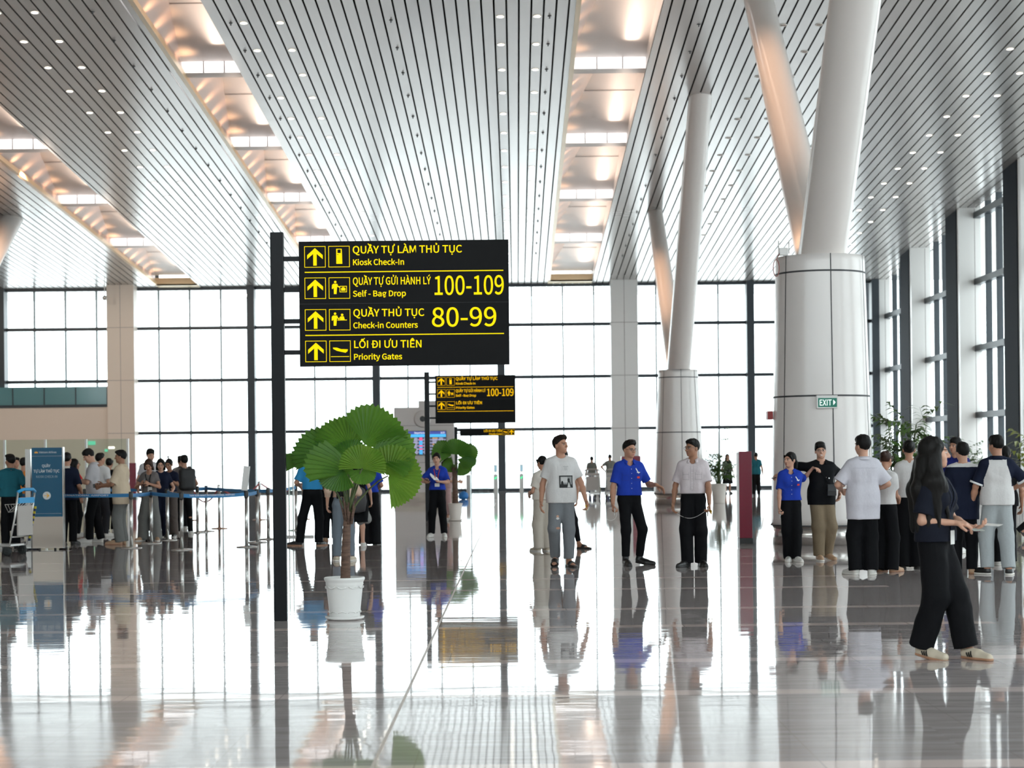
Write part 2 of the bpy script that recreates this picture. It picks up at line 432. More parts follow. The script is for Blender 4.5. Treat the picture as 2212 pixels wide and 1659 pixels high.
# --- columns with two splayed arms
M_arm = mat('arm_white', (0.80, 0.74, 0.70), 0.2, 0.0, 0.5, coat=0.25)
M_clad = mat('cladding_white', (0.78, 0.73, 0.70), 0.24, 0.0, 0.5, coat=0.2)
M_skirt = mat('steel_skirt', (0.60, 0.57, 0.54), 0.18, 0.85)
def big_column(cx, cy, r0, r1, h, joints, aim_a, aim_b, ra, seam_deg):
    c = tag(empty('column', (cx, cy, 0)), kind='structure')
    b = MB(); pr = []
    zs = [0.32 + (h - 0.32) * k / 40 for k in range(41)]
    rad = lambda z: r0 + (r1 - r0) * (z / h)
    b.lathe([(rad(z), z) for z in zs], M_clad, 96)
    for zj in joints: b.lathe([(rad(zj - .012) + .004, zj - .014), (rad(zj) + .004, zj + .014)], M_seam_d, 96, cap0=False, cap1=False)
    b.lathe([(r0 + .003, 0.31), (r0 + .003, 0.33)], M_seam_d, 96, cap0=False, cap1=False)
    for d in seam_deg:
        a = math.radians(d); vs = []
        for z in (0.32, h * .5, h): 
            for da in (-.011, .011): vs.append(((rad(z) + .004) * math.cos(a + da), (rad(z) + .004) * math.sin(a + da), z))
        b.add(vs, [(0, 1, 3, 2), (2, 3, 5, 4)], M_seam_d)
    b.build('cladding', parent=c)
    s = MB(); s.lathe([(r0 - .03, 0), (r0 - .03, 0.32)], M_skirt, 96); s.build('skirting', parent=c)
    for aim in (aim_a, aim_b):
        a = MB(); fwd_ = aim[1] < cy; r0_, r1_ = ra[0] if fwd_ else ra[1]
        p0 = Vector((0, -0.22 if fwd_ else 0.28, h)); p1 = Vector((aim[0] - cx, aim[1] - cy, aim[2] + 0.05)); vs = []; fs = []
        ax_ = (p1 - p0).normalized(); st = 1.0 / max(ax_.z, .3)
        for t in range(13):       # round tube cut level at both ends
            c_ = p0.lerp(p1, t / 12); r_ = r0_ + (r1_ - r0_) * t / 12
            for k in range(64):
                q = 2 * math.pi * k / 64; vs.append(c_ + Vector((r_ * math.cos(q), r_ * math.sin(q) * st, 0)))
        for t in range(12):
            for k in range(64): fs.append((t * 64 + k, t * 64 + (k + 1) % 64, t * 64 + 64 + (k + 1) % 64, t * 64 + 64 + k))
        a.add(vs, fs, M_arm, True)
        a.build('arm', parent=c)
    return c
big_column(5.12, 31.0, 0.865, 0.735, 4.78, [4.50, 2.45], (5.35, 24.4, ceil_z(24.4)), (5.20, 40.4, ceil_z(40.4)), ((0.395, 0.385), (0.34, 0.30)), [-148, -86, -30, 30, 150])
big_column(5.15, 58.6, 0.82, 0.62, 4.22, [3.98, 2.25], (5.27, 51.9, ceil_z(51.9)), (5.22, 68.4, ceil_z(68.4)), ((0.37, 0.33), (0.33, 0.28)), [-140, -87, -40, 30, 150])
big_column(-18.7, 58.6, 0.82, 0.62, 4.22, [3.98, 2.25], (-18.6, 51.9, ceil_z(51.9)), (-18.55, 68.4, ceil_z(68.4)), ((0.37, 0.33), (0.42, 0.42)), [-140, -87, -40, 30, 150])
# warm spots: one on each column head between the arms, one in the trough that grazes the rear arm
for cx, cy, h, e, lx, e2 in ((5.12, 31.0, 4.78, 60, 2.2, 800), (5.15, 58.6, 4.22, 50, 2.2, 800), (-18.7, 58.6, 4.22, 150, -15.6, 2600)):
    for k in (0, 1):
        l = bpy.data.lights.new('column_spot', 'SPOT'); l.energy = e2 if k else e; l.color = (1.0, 0.60, 0.36); l.spot_size = math.radians(62 if k else 75); l.spot_blend = 0.8; l.shadow_soft_size = 0.06
        o = bpy.data.objects.new('column_spot', l); COL.objects.link(o)
        o.location = (lx, cy + 2.0, ceil_z(cy + 2.0) - 0.05) if k else (cx - (0.58 if cx > 0 else -0.58), cy - 0.1, h + 0.06)
        tgt = Vector((cx, cy + (4.5 if k else 5.5), h + ((3.0 if cx > 0 else 5.5) if k else 4.5))); o.rotation_euler = (tgt - Vector(o.location)).to_track_quat('-Z', 'Y').to_euler()

# --- downlights
M_lamp = mat('lamp_glow', (1, 0.95, 0.85), 0.5, emit=(1.0, 0.90, 0.74), emit_s=14.0)
M_ring = mat('lamp_ring', (0.8, 0.76, 0.7), 0.35)
M_lens_off = mat('lamp_unlit', (0.33, 0.22, 0.17), 0.35)
def downlight_proto(lit):
    o = MB(); o.lathe([(0.105, 0), (0.105, -0.012), (0.082, -0.012), (0.078, -0.002)], M_ring, 20, cap0=False, cap1=False)
    ring = o.build('downlight', fixn=False)
    d = MB(); d.lathe([(0.084, -0.004), (0.084, -0.006)], M_lamp if lit else M_lens_off, 20); d.build('lens', parent=ring, fixn=False)
    return ring
NLIT = [0]
def lamp_rows(xs, ys, lit, label, group):
    first = None
    for y in ys:
        for x in xs:
            if first is None:
                first = downlight_proto(lit); tag(first, label, 'ceiling light', group); o = first
            else: o = copy_tree(first)
            o.location = (x, y, ceil_z(y) - 0.001); o.rotation_euler = (math.atan(-0.0625), 0, 0)
lamp_rows((-6.44, -5.56), [44.5 + 2.33 * k for k in range(16)], True, 'lit round downlight in the middle ceiling panel, pair row near its left edge', 'downlights along the left of the middle ceiling')
lamp_rows((-0.27, 0.61), [44.2 + 2.33 * k for k in range(16)], True, 'lit round downlight in the middle ceiling panel, pair row near its right edge', 'downlights along the right of the middle ceiling')
lamp_rows((-12.08, -11.2), [43.5 + 2.35 * k for k in range(15)], True, 'lit round downlight in the left slatted ceiling between two skylights', 'downlights of the left ceiling')
lamp_rows((12.75, 13.63), [47.4 + 2.33 * k for k in range(15)], True, 'lit round downlight in the right ceiling by the window piers', 'downlights of the right ceiling')
lamp_rows((6.62, 7.5), [42.8 + 2.33 * k for k in range(14)], False, 'unlit dark round downlight in the right ceiling behind the columns', 'unlit downlights of the right ceiling')

# --- sprinkler heads in the slats
b = MB(); b.lathe([(0.045, 0), (0.045, -0.012), (0.016, -0.02), (0.016, -0.055), (0.03, -0.06)], mat('sprinkler_grey', (0.10, 0.10, 0.10), 0.5), 12)
first = tag(b.build('sprinkler', fixn=False), 'small dark sprinkler head in the slatted ceiling beside the downlights', 'sprinkler', 'ceiling sprinkler heads')
k = 0
for x, ph in ((-6.75, 44.5), (-2.89, 44.4), (0.91, 44.2), (-9.84, 43.5), (4.55, 45.0)):
    for i in range(15):
        o = first if k == 0 else copy_tree(first); k += 1
        y = ph + 2.33 * i; o.location = (x, y, ceil_z(y))
# ------------------------------------------------------------------ wayfinding signs
M_board = mat('sign_black', (0.006, 0.006, 0.0065), 0.55, 0.0, 0.12)
M_post = mat('post_black', (0.007, 0.008, 0.010), 0.4, 0.0, 0.2)
M_yel = mat('sign_yellow', (0.3, 0.22, 0.0), 0.6, spec=0.1, emit=(1.0, 0.74, 0.0), emit_s=0.80)
M_yel2 = mat('sign_amber', (0.3, 0.18, 0.0), 0.6, spec=0.1, emit=(1.0, 0.55, 0.0), emit_s=0.85)

def frame_poly(mb, x0, z0, x1, z1, t, m, M):
    for a in ((x0, z1 - t, x1, z1), (x0, z0, x1, z0 + t), (x0, z0, x0 + t, z1), (x1 - t, z0, x1, z1)):
        mb.box((a[0], -0.3, a[1]), (a[2], 0.3, a[3]), m, M)
def circle_pts(cx, cz, r, n=18): return [(cx + r * math.cos(2 * math.pi * k / n), cz + r * math.sin(2 * math.pi * k / n)) for k in range(n)]
def poly(mb, pts, m, M): mb.prism(pts, -0.3, 0.3, m, M)
def arrow_icon(mb, x, z, w, m, M):       # up arrow inside a box of width w, top-left at x,z (z down)
    cx = x + w / 2; t = z - 15; b = z - w + 15
    poly(mb, [(cx, t), (cx + 62, t - 56), (cx + 62, t - 88), (cx + 14, t - 46), (cx + 14, b), (cx - 14, b), (cx - 14, t - 46), (cx - 62, t - 88), (cx - 62, t - 56)][::-1], m, M)
def plane_icon(mb, x, z, w, m, M):
    poly(mb, [(x + 28, z - 55), (x + 60, z - 56), (x + 118, z - 78), (x + 140, z - 92), (x + 148, z - 72), (x + 142, z - 70), (x + 130, z - 98), (x + 60, z - 82), (x + 30, z - 66)], m, M)
    poly(mb, [(x + 62, z - 78), (x + 100, z - 74), (x + 122, z - 72), (x + 92, z - 88)], m, M)
    mb.box((x + 12, -0.3, z - 130), (x + w - 12, 0.3, z - 125), m, M)
def man_icon(mb, x, z, m, M):
    poly(mb, circle_pts(x, z - 36, 10), m, M)
    poly(mb, [(x - 16, z - 50), (x + 16, z - 50), (x + 20, z - 60), (x + 14, z - 80), (x + 9, z - 132), (x - 12, z - 132), (x - 12, z - 82), (x - 20, z - 92), (x - 28, z - 90), (x - 26, z - 60)], m, M)
def bag_icon(mb, x, z, w, m, M):
    man_icon(mb, x + 52, z, m, M)
    poly(mb, [(x + 68, z - 62), (x + 90, z - 76), (x + 84, z - 82), (x + 66, z - 72)], m, M)
    frame_poly(mb, x + 86, z - 118, x + 144, z - 68, 5, m, M)
    mb.box((x + 98, -0.3, z - 106), (x + 132, 0.3, z - 84), m, M); frame_poly(mb, x + 106, z - 86, x + 124, z - 77, 4, m, M)
def counter_icon(mb, x, z, w, m, M):
    man_icon(mb, x + 48, z, m, M)
    poly(mb, [(x + 64, z - 58), (x + 78, z - 74), (x + 90, z - 58), (x + 86, z - 74), (x + 78, z - 84), (x + 62, z - 70)], m, M)
    poly(mb, circle_pts(x + 104, z - 46, 10), m, M)
    poly(mb, [(x + 90, z - 58), (x + 118, z - 58), (x + 124, z - 84), (x + 86, z - 84)], m, M)
    mb.box((x + 66, -0.3, z - 90), (x + 142, 0.3, z - 84), m, M)
def kiosk_icon(mb, x, z, w, m, M):
    poly(mb, [(x + 62, z - 22), (x + 106, z - 22), (x + 108, z - 60), (x + 110, z - 142), (x + 62, z - 142)], m, M)
    mb.box((x + 72, -0.45, z - 56), (x + 98, 0.2, z - 28), M_board, M)
    poly(mb, [(x + 85, z - 31), (x + 91, z - 39), (x + 79, z - 39)], m, M); poly(mb, [(x + 85, z - 53), (x + 79, z - 45), (x + 91, z - 45)], m, M)
    mb.box((x + 70, -0.45, z - 70), (x + 80, 0.2, z - 66), M_board, M)

ROWS = {'kiosk': ('QUẦY TỰ LÀM THỦ TỤC', 873, 'Kiosk Check-In', 411, kiosk_icon, None, 0),
        'bag': ('QUẦY TỰ GỬI HÀNH LÝ', 623, 'Self - Bag Drop', 423, bag_icon, '100-109', 563),
        'desk': ('QUẦY THỦ TỤC', 568, 'Check-in Counters', 515, counter_icon, '80-99', 520),
        'gate': ('LỐI ĐI ƯU TIÊN', 543, 'Priority Gates', 388, plane_icon, None, 0)}
ROWTOP = [38, 288, 540, 790]
def fit_text(mb, s, x, z, width, cap, m, M, bold=0.0):
    size = cap / CAPH[0]
    # natural width first, then squeezed to the width the sign gives the line
    tmp = MB(); w = text_mesh(s, size, m, tmp, Matrix.Identity(4), 1.0, 'LEFT', bold * size, 0.3)
    text_mesh(s, size, m, mb, M @ T((x, 0, z)), width / max(w, 1e-6), 'LEFT', bold * size, 0.3)
def wayfinder(name, u, v, label, rows, lines, boardw=1668, boardh=994, m=M_yel, xoff=122, top=-78, poletop=0):
    base = on_floor(u, v); s = on_floor(607, 1341).y / FPX / 3.6867
    root = thing(name, label, 'sign', base)
    zt = (on_floor(607, 1341).y / FPX) * (1341 - 523)      # board top above the floor, same for all three signs
    zt = zt if poletop == 0 else poletop
    pw = 52 * s
    p = MB(); p.box((-pw, -pw * .6, 0), (pw, pw * .6, zt + 76 * s), M_post); p.build('post', parent=root, bevel=0.006)
    bd = MB(); bd.box((xoff + 52, -18, -boardh), (xoff + 52 + boardw, 18, 0), M_board, T((0, 0, zt)) @ Matrix.Scale(s, 4))
    if boardh > 600:
        bd.box((xoff + 52, -18.6, -498), (xoff + 52 + boardw, -17.5, -495), mat('board_joint', (0.03, 0.03, 0.03), 0.7), T((0, 0, zt)) @ Matrix.Scale(s, 4))
    board = bd.build('board', parent=root)
    zb = [-135, -382, -632, -880] if boardh > 600 else [-110]
    for z in zb:
        b = MB(); b.box((48, -14, z - 18), (xoff + 54, 14, z + 18), M_post, T((0, 0, zt)) @ Matrix.Scale(s, 4)); b.build('bracket', parent=root)
    M0 = T((0, -18.2 * s, zt)) @ Matrix.Scale(s, 4) @ T((xoff + 52, 0, 0))
    for i, r in enumerate(rows):
        if r is None: continue
        t1, w1, t2, w2, icon, num, wn_ = ROWS[r]; z = -ROWTOP[i]
        if boardh > 600:
            a = MB(); frame_poly(a, 44, z - 169, 213, z, 4.5, m, M0); arrow_icon(a, 44, z, 169, m, M0); a.build('arrow_pictogram', parent=board)
            a = MB(); frame_poly(a, 236, z - 169, 405, z, 4.5, m, M0); icon(a, 236, z, 169, m, M0); a.build('pictogram', parent=board)
            a = MB(); fit_text(a, t1, 426, z - 60, w1, 57, m, M0, 0.0055); a.build('lettering', parent=board)
            a = MB(); fit_text(a, t2, 426, z - 153, w2, 44, m, M0, 0.007); a.build('lettering', parent=board)
            if num:
                a = MB(); fit_text(a, num, 1065 if num == '100-109' else 1046, z - 146, wn_, 148, m, M0, 0.003); a.build('number', parent=board)
        else:                       # right-aligned single row
            z = -16; x1 = boardw - 20
            a = MB(); frame_poly(a, x1 - 169, z - 169, x1, z, 4.5, m, M0); arrow_icon(a, x1 - 169, z, 169, m, M0); a.build('arrow_pictogram', parent=board)
            a = MB(); frame_poly(a, x1 - 360, z - 169, x1 - 191, z, 4.5, m, M0); icon(a, x1 - 360, z, 169, m, M0); a.build('pictogram', parent=board)
            a = MB(); fit_text(a, t1, x1 - 380 - w1, z - 70, w1, 60, m, M0, 0.006); a.build('lettering', parent=board)
            a = MB(); fit_text(a, t2, x1 - 380 - w2, z - 160, w2, 48, m, M0, 0.007); a.build('lettering', parent=board)
    for z in lines:
        a = MB(); a.box((46, -0.4, z - 4), (1626, 0.4, z + 4), m, M0); a.build('divider', parent=board)
    return root
wayfinder('direction_sign', 607, 1341, 'tall black post sign with four lit yellow rows, beside the potted fan palm', ['kiosk', 'bag', 'desk', 'gate'], [-245, -747])
wayfinder('direction_sign', 925, 1125, 'smaller black post sign with three lit amber rows, behind the big sign board', ['kiosk', 'bag', 'gate'], [-245, -747], m=M_yel2)
wayfinder('direction_sign', 986, 1083, 'low thin black sign board with one lit row, hanging from the farthest black post', ['gate'], [], boardh=202, m=M_yel2, xoff=75, poletop=2.52)

# ------------------------------------------------------------------ fan palms
def leaf_mat(name, c1, c2):
    m = mat(name, c1, 0.42, 0.0, 0.4, noise=((9, 9, 9), 0.3, c2)); return m
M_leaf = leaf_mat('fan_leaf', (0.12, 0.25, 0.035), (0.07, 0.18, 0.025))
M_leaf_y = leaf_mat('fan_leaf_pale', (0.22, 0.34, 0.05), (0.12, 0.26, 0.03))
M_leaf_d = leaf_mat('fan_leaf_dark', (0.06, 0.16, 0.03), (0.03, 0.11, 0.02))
for _m in (M_leaf, M_leaf_y, M_leaf_d):    # leaves let some light through
    _b = _m.node_tree.nodes['Principled BSDF']; _b.inputs['Subsurface Weight'].default_value = 0.0
    nt_ = _m.node_tree; tr = nt_.nodes.new('ShaderNodeBsdfTranslucent'); mx = nt_.nodes.new('ShaderNodeMixShader'); mx.inputs[0].default_value = 0.38
    tr.inputs[0].default_value = (0.20, 0.42, 0.045, 1)
    o_ = nt_.nodes['Material Output']; nt_.links.new(_b.outputs[0], mx.inputs[1]); nt_.links.new(tr.outputs[0], mx.inputs[2]); nt_.links.new(mx.outputs[0], o_.inputs[0])
M_petiole = mat('petiole_green', (0.10, 0.13, 0.05), 0.5)
M_trunk = mat('trunk_brown', (0.17, 0.10, 0.07), 0.85, noise=((12, 12, 60), 0.25, (0.07, 0.04, 0.03)), bump=((10, 10, 70), 0.8, 0.01))
M_pot = mat('pot_white', (0.80, 0.79, 0.77), 0.3, 0.0, 0.5)
M_pot_d = mat('pot_cream', (0.72, 0.66, 0.60), 0.4)
M_soil = mat('soil', (0.09, 0.055, 0.04), 0.9)

def fan_leaf(hub, d, n, R, span, m, rnd, cup=0.10, droop=0.07):
    """pleated round leaf: hub point, mid direction d, face normal n, span in degrees each side of d"""
    d = d.normalized(); n = (n - d * n.dot(d)).normalized(); s = d.cross(n)
    N = int(span / 3.6); mb = MB(); vs = []; fs = []; rings = (0.03, 0.3, 0.6, 0.85, 0.93)
    ph = rnd.uniform(0, 6.28); wob = rnd.uniform(.03, .07)
    for i in range(2 * N + 1):
        t = math.radians(-span + 2 * span * i / (2 * N)); ridge = 1 if i % 2 == 0 else -1
        er = R * (1.0 - 0.10 * (abs(t) / math.radians(span)) ** 2) * (1 + 0.025 * math.sin(4 * t + ph) + rnd.uniform(-.012, .012))
        for q in rings + ((1.0 if ridge > 0 else 0.925),):
            r = er * q
            h = ridge * 0.030 * R * q - cup * R * q * q * (0.3 + 0.7 * math.cos(t)) + wob * R * math.sin(2.6 * t + ph) * q * q
            vs.append(hub + (d * math.cos(t) + s * math.sin(t)) * r + n * h - Vector((0, 0, droop * R * q ** 3)))
    k = len(rings) + 1
    for i in range(2 * N):
        for j in range(k - 1): fs.append((i * k + j, i * k + j + 1, (i + 1) * k + j + 1, (i + 1) * k + j))
    mb.add(vs, fs, m); return mb
def lathe_pot(root, r_top, r_bot, h, m, saucer=True, ribs=False):
    p = MB(); z0 = 0.022 if saucer else 0
    prof = [(r_bot, z0), (r_bot + .004, z0 + .01)] + [(r_bot + (r_top - r_bot) * t, z0 + h * t) for t in (0.1, 0.13, 0.3, 0.5, 0.7, 0.8)]
    prof += [(r_top * 0.965 + .004, z0 + h * .83), (r_top * 0.97, z0 + h * .86), (r_top * 1.0, z0 + h * .90), (r_top * 1.05, z0 + h * .94), (r_top * 1.06, z0 + h * .98), (r_top * 1.03, z0 + h), (r_top * 0.95, z0 + h), (r_top * .93, z0 + h * .93)]
    p.lathe(prof, m, 48)
    if ribs:      # moulded garland under the rim
        for k in range(10):
            a0 = 2 * math.pi * k / 10
            pts = [((r_top * .965 + .003) * math.cos(a0 + t * .5), (r_top * .965 + .003) * math.sin(a0 + t * .5), z0 + h * (.78 - .05 * math.sin(t * math.pi))) for t in [i / 6 for i in range(7)]]
            p.tube(pts, 0.005, m, 6)
            pts = [((r_bot * 1.06 + .003) * math.cos(a0 + t * .5), (r_bot * 1.06 + .003) * math.sin(a0 + t * .5), z0 + h * (.12 + .04 * math.sin(t * math.pi))) for t in [i / 6 for i in range(7)]]
            p.tube(pts, 0.004, m, 6)
    p.build('pot', parent=root)
    s = MB(); s.lathe([(r_top * .92, z0 + h * .90), (r_top * .4, z0 + h * .93), (0.01, z0 + h * .935)], M_soil, 32); s.build('soil', parent=root)
    if saucer:
        s = MB(); s.lathe([(r_bot * 1.05, 0), (r_bot * 1.28, 0.012), (r_bot * 1.32, 0.03), (r_bot * 1.25, 0.034), (r_bot * 1.1, 0.016), (0.01, 0.016)], m, 48); s.build('saucer', parent=root)
    return z0 + h * .93
def fan_palm(u, v, label, pot, trunk_px, leaves, rnd, potm, ribs):
    base = on_floor(u, v); Y = base.y; s = Y / FPX
    root = thing('fan_palm', label, 'potted palm', base)
    zs = lathe_pot(root, pot[0], pot[1], pot[2], potm, True, ribs)
    def loc(px, py, dy=0.0): return at(px, py, Y + dy) - base
    tr = MB(); pts = [loc(*p) for p in trunk_px]; n = len(pts); pts[0].z = zs - .02
    rad = [trunk_px_r for trunk_px_r in (np.linspace(.046, .030, n) * (s / 0.00428) ** .5)]
    fine = []; fr = []
    for i in range(n - 1):
        for t in range(8): fine.append(pts[i].lerp(pts[i + 1], t / 8)); fr.append((rad[i] + (rad[i + 1] - rad[i]) * t / 8) * (1.0 + 0.07 * (t % 2)))
    fine.append(pts[-1]); fr.append(rad[-1])
    tr.tube(fine, fr, M_trunk, 14); tr.build('trunk', parent=root)
    crown = pts[-1]
    # old leaf bases round the crown
    sh = MB()
    for k in range(9):
        a = k * 2.4; q = crown + Vector((math.cos(a) * .03, math.sin(a) * .03, -.16 - .02 * (k % 3)))
        sh.tube([q, q + Vector((math.cos(a) * .02, math.sin(a) * .02, .1)), q + Vector((math.cos(a) * .05, math.sin(a) * .05, .2 + .03 * (k % 2)))], [.012, .010, .004], M_trunk, 6)
    sh.build('leaf_sheath', parent=root)
    for hub_px, dy, ang, tilt, ntilt, R, span, m in leaves:
        hub = loc(hub_px[0], hub_px[1], dy); a = math.radians(ang); t = math.radians(tilt)
        d = Vector((math.cos(a) * math.cos(t), -math.sin(t), math.sin(a) * math.cos(t)))
        nn = Vector((0.15 * math.cos(a), -math.cos(math.radians(ntilt)), math.sin(math.radians(ntilt))))
        lf = fan_leaf(hub, d, nn, R * s, span, m, rnd).build('leaf', parent=root, fixn=False)
        pt = MB(); mid = crown.lerp(hub, 0.55) + Vector((0, 0, 0.10 * (hub - crown).length)) if hub.z > crown.z else crown.lerp(hub, .5)
        c0 = crown + Vector((0, 0, -0.12))
        pt.tube([c0.lerp(mid, q / 4).lerp(mid.lerp(hub, q / 4), q / 4) for q in range(5)] , [.010, .009, .008, .007, .006], M_petiole, 8)
        pt.build('petiole', parent=lf)
    return root
rnd = random.Random(5)
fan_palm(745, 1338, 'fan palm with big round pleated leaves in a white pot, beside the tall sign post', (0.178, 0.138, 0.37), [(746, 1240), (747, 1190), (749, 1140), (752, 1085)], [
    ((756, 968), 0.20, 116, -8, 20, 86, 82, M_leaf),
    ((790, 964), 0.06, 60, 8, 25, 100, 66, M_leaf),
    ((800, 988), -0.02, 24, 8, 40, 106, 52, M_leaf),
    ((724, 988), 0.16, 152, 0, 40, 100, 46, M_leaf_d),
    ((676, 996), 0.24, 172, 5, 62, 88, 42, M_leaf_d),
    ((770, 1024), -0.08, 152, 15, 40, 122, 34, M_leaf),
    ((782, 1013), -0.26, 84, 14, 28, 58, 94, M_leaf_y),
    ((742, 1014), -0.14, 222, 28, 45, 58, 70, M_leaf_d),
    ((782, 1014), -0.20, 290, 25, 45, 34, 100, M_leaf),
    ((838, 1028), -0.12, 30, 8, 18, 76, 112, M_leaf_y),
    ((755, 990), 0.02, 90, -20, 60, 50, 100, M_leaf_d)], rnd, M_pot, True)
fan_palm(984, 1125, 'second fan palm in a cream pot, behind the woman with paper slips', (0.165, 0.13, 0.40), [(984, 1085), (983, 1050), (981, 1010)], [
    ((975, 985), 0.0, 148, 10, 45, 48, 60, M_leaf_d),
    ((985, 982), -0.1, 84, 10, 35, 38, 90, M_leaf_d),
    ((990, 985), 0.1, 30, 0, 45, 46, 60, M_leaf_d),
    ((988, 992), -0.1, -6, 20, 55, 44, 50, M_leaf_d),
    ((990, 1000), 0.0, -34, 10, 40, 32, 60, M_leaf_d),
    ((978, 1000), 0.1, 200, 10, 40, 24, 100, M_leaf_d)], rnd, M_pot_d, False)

# ------------------------------------------------------------------ bushy leafy plants
M_bam = mat('cane_leaf', (0.075, 0.15, 0.03), 0.4); M_bam2 = mat('cane_leaf_yellow', (0.30, 0.33, 0.05), 0.45)
M_cane = mat('cane_stem', (0.10, 0.13, 0.05), 0.5)
def cane_plant(u, v, label, height, spread, pot, seed, lm, nst=9, tall=None, potm=None):
    base = on_floor(u, v); root = thing('cane_plant', label, 'potted plant', base)
    zs = lathe_pot(root, pot[0], pot[1], pot[2], potm or M_pot_d, False); rg = random.Random(seed)
    st = MB(); lf = MB()
    for i in range(nst):
        a = rg.uniform(0, 6.28); h = height * rg.uniform(0.6, 1.0); out = spread * rg.uniform(0.1, 0.55)
        if tall and i == 0: h = tall; out = 0.05
        p0 = Vector((.05 * math.cos(a), .05 * math.sin(a), zs)); p1 = Vector((out * math.cos(a), out * math.sin(a), h))
        st.tube([p0, p0.lerp(p1, .5) + Vector((0, 0, .05)), p1], [.012, .010, .006], M_cane, 6)
        for k in range(5):
            t = 0.35 + 0.65 * k / 4; q = p0.lerp(p1, t); az = rg.uniform(0, 6.28); L = spread * rg.uniform(0.45, 0.8)
            el = rg.uniform(0.1, 0.8); fd = Vector((math.cos(az) * math.cos(el), math.sin(az) * math.cos(el), math.sin(el)))
            tip = q + fd * L; st.tube([q, tip], [.004, .002], M_cane, 5)
            for j in range(9):       # leaflets along the frond
                w = q.lerp(tip, 0.3 + 0.7 * j / 8); sgn = 1 if j % 2 else -1
                side = fd.cross(Vector((0, 0, 1))).normalized() * sgn
                ld = (fd * 0.7 + side * 0.8 + Vector((0, 0, -0.15 - 0.25 * rg.random()))).normalized(); ll = L * rg.uniform(.4, .6); wd = ll * 0.13
                c = ld.cross(Vector((0, 0, 1))).normalized() * wd
                m1 = w + ld * ll * .45 + Vector((0, 0, .02)); e = w + ld * ll - Vector((0, 0, ll * .22))
                lf.add([w, m1 + c, e, m1 - c], [(0, 1, 2, 3)], lm)
    st.build('stem', parent=root, fixn=False); lf.build('foliage', parent=root, fixn=False)
    return root
cane_plant(1553, 1087, 'bushy plant with a tall thin shoot in a cream pot by the farther column', 1.55, 0.62, (0.235, 0.19, 0.62), 3, M_bam, 18, 2.25)
cane_plant(1952, 1166, 'tall bushy cane plant in a pale pot, behind the group on the right', 2.02, 0.78, (0.20, 0.16, 0.52), 8, M_bam, 20)
cane_plant(2106, 1080, 'low green plant beyond the group at the right, by the window wall', 1.7, 0.9, (0.3, 0.25, 0.5), 12, M_bam, 9)
cane_plant(2245, 1085, 'yellow green arching plant cut by the right edge of the view', 2.1, 1.25, (0.3, 0.25, 0.5), 21, M_bam2, 9)

# ------------------------------------------------------------------ queue posts, belts, ropes
M_chrome = mat('brushed_steel', (0.58, 0.57, 0.55), 0.22, 0.9)
M_belt = mat('belt_blue', (0.045, 0.24, 0.52), 0.6)
M_blk = mat('plastic_black', (0.02, 0.02, 0.02), 0.4)
M_white = mat('white_print', (0.85, 0.85, 0.85), 0.5)
M_rope = mat('rope_red', (0.33, 0.015, 0.02), 0.7)
M_base_r = mat('base_copper', (0.50, 0.30, 0.22), 0.3, 0.5)
posts = {}
def stanchion(key, u, v, label, basem=M_chrome, h=0.97):
    p = on_floor(u, v); r = thing('queue_post', label, 'stanchion', p, 0, 'queue posts'); posts[key] = (p, h)
    b = MB(); b.lathe([(0.18, 0), (0.18, 0.008), (0.165, 0.016), (0.05, 0.022), (0.04, 0.03)], basem, 32); b.build('base', parent=r)
    b = MB(); b.lathe([(0.031, 0.022), (0.031, h - .12)], M_chrome, 20); b.build('pole', parent=r)
    b = MB(); b.lathe([(0.034, h - .12), (0.037, h - .11), (0.037, h - .01), (0.03, h)], M_blk if basem is M_chrome else M_chrome, 20); b.build('head', parent=r)
    return r
ST = [('a', 284, 1184, 'steel queue post in front of the man in the cream shirt'), ('b', 327, 1174, 'steel queue post in front of the woman in grey'),
      ('c', 393, 1188, 'nearest steel queue post, at the corner left of the backpack man'), ('d', 362, 1167, 'steel queue post between the two women in navy'),
      ('e', 427, 1151, 'steel queue post just right of the backpack man'), ('f', 446, 1148, 'steel queue post second right of the backpack man'),
      ('g', 533, 1182, 'nearer of the paired queue posts by the tall sign post'), ('h', 556, 1172, 'steel queue post just behind the nearer one by the tall sign'),
      ('i', 580, 1165, 'steel queue post closest to the tall sign post on its left'), ('j', 640, 1146, 'steel queue post just right of the tall sign post'),
      ('k', 222, 1154, 'steel queue post behind the man in the light grey shirt'), ('l', 184, 1163, 'steel queue post behind the man in dark navy, left queue'),
      ('m', 30, 1179, 'steel queue post behind the luggage trolley at the left edge')]
for s_ in ST: stanchion(*s_)
stanchion('n', 474, 1142, 'steel rope post with a copper base, in the middle of the red ropes', M_base_r)
stanchion('o', 561, 1123, 'farther rope post with a copper base, behind the paired posts', M_base_r)
stanchion('p', 412, 1124, 'rope post with a copper base hidden behind the queue post pair', M_base_r)
stanchion('q', 655, 1122, 'rope post with a copper base right of the tall sign post', M_base_r)
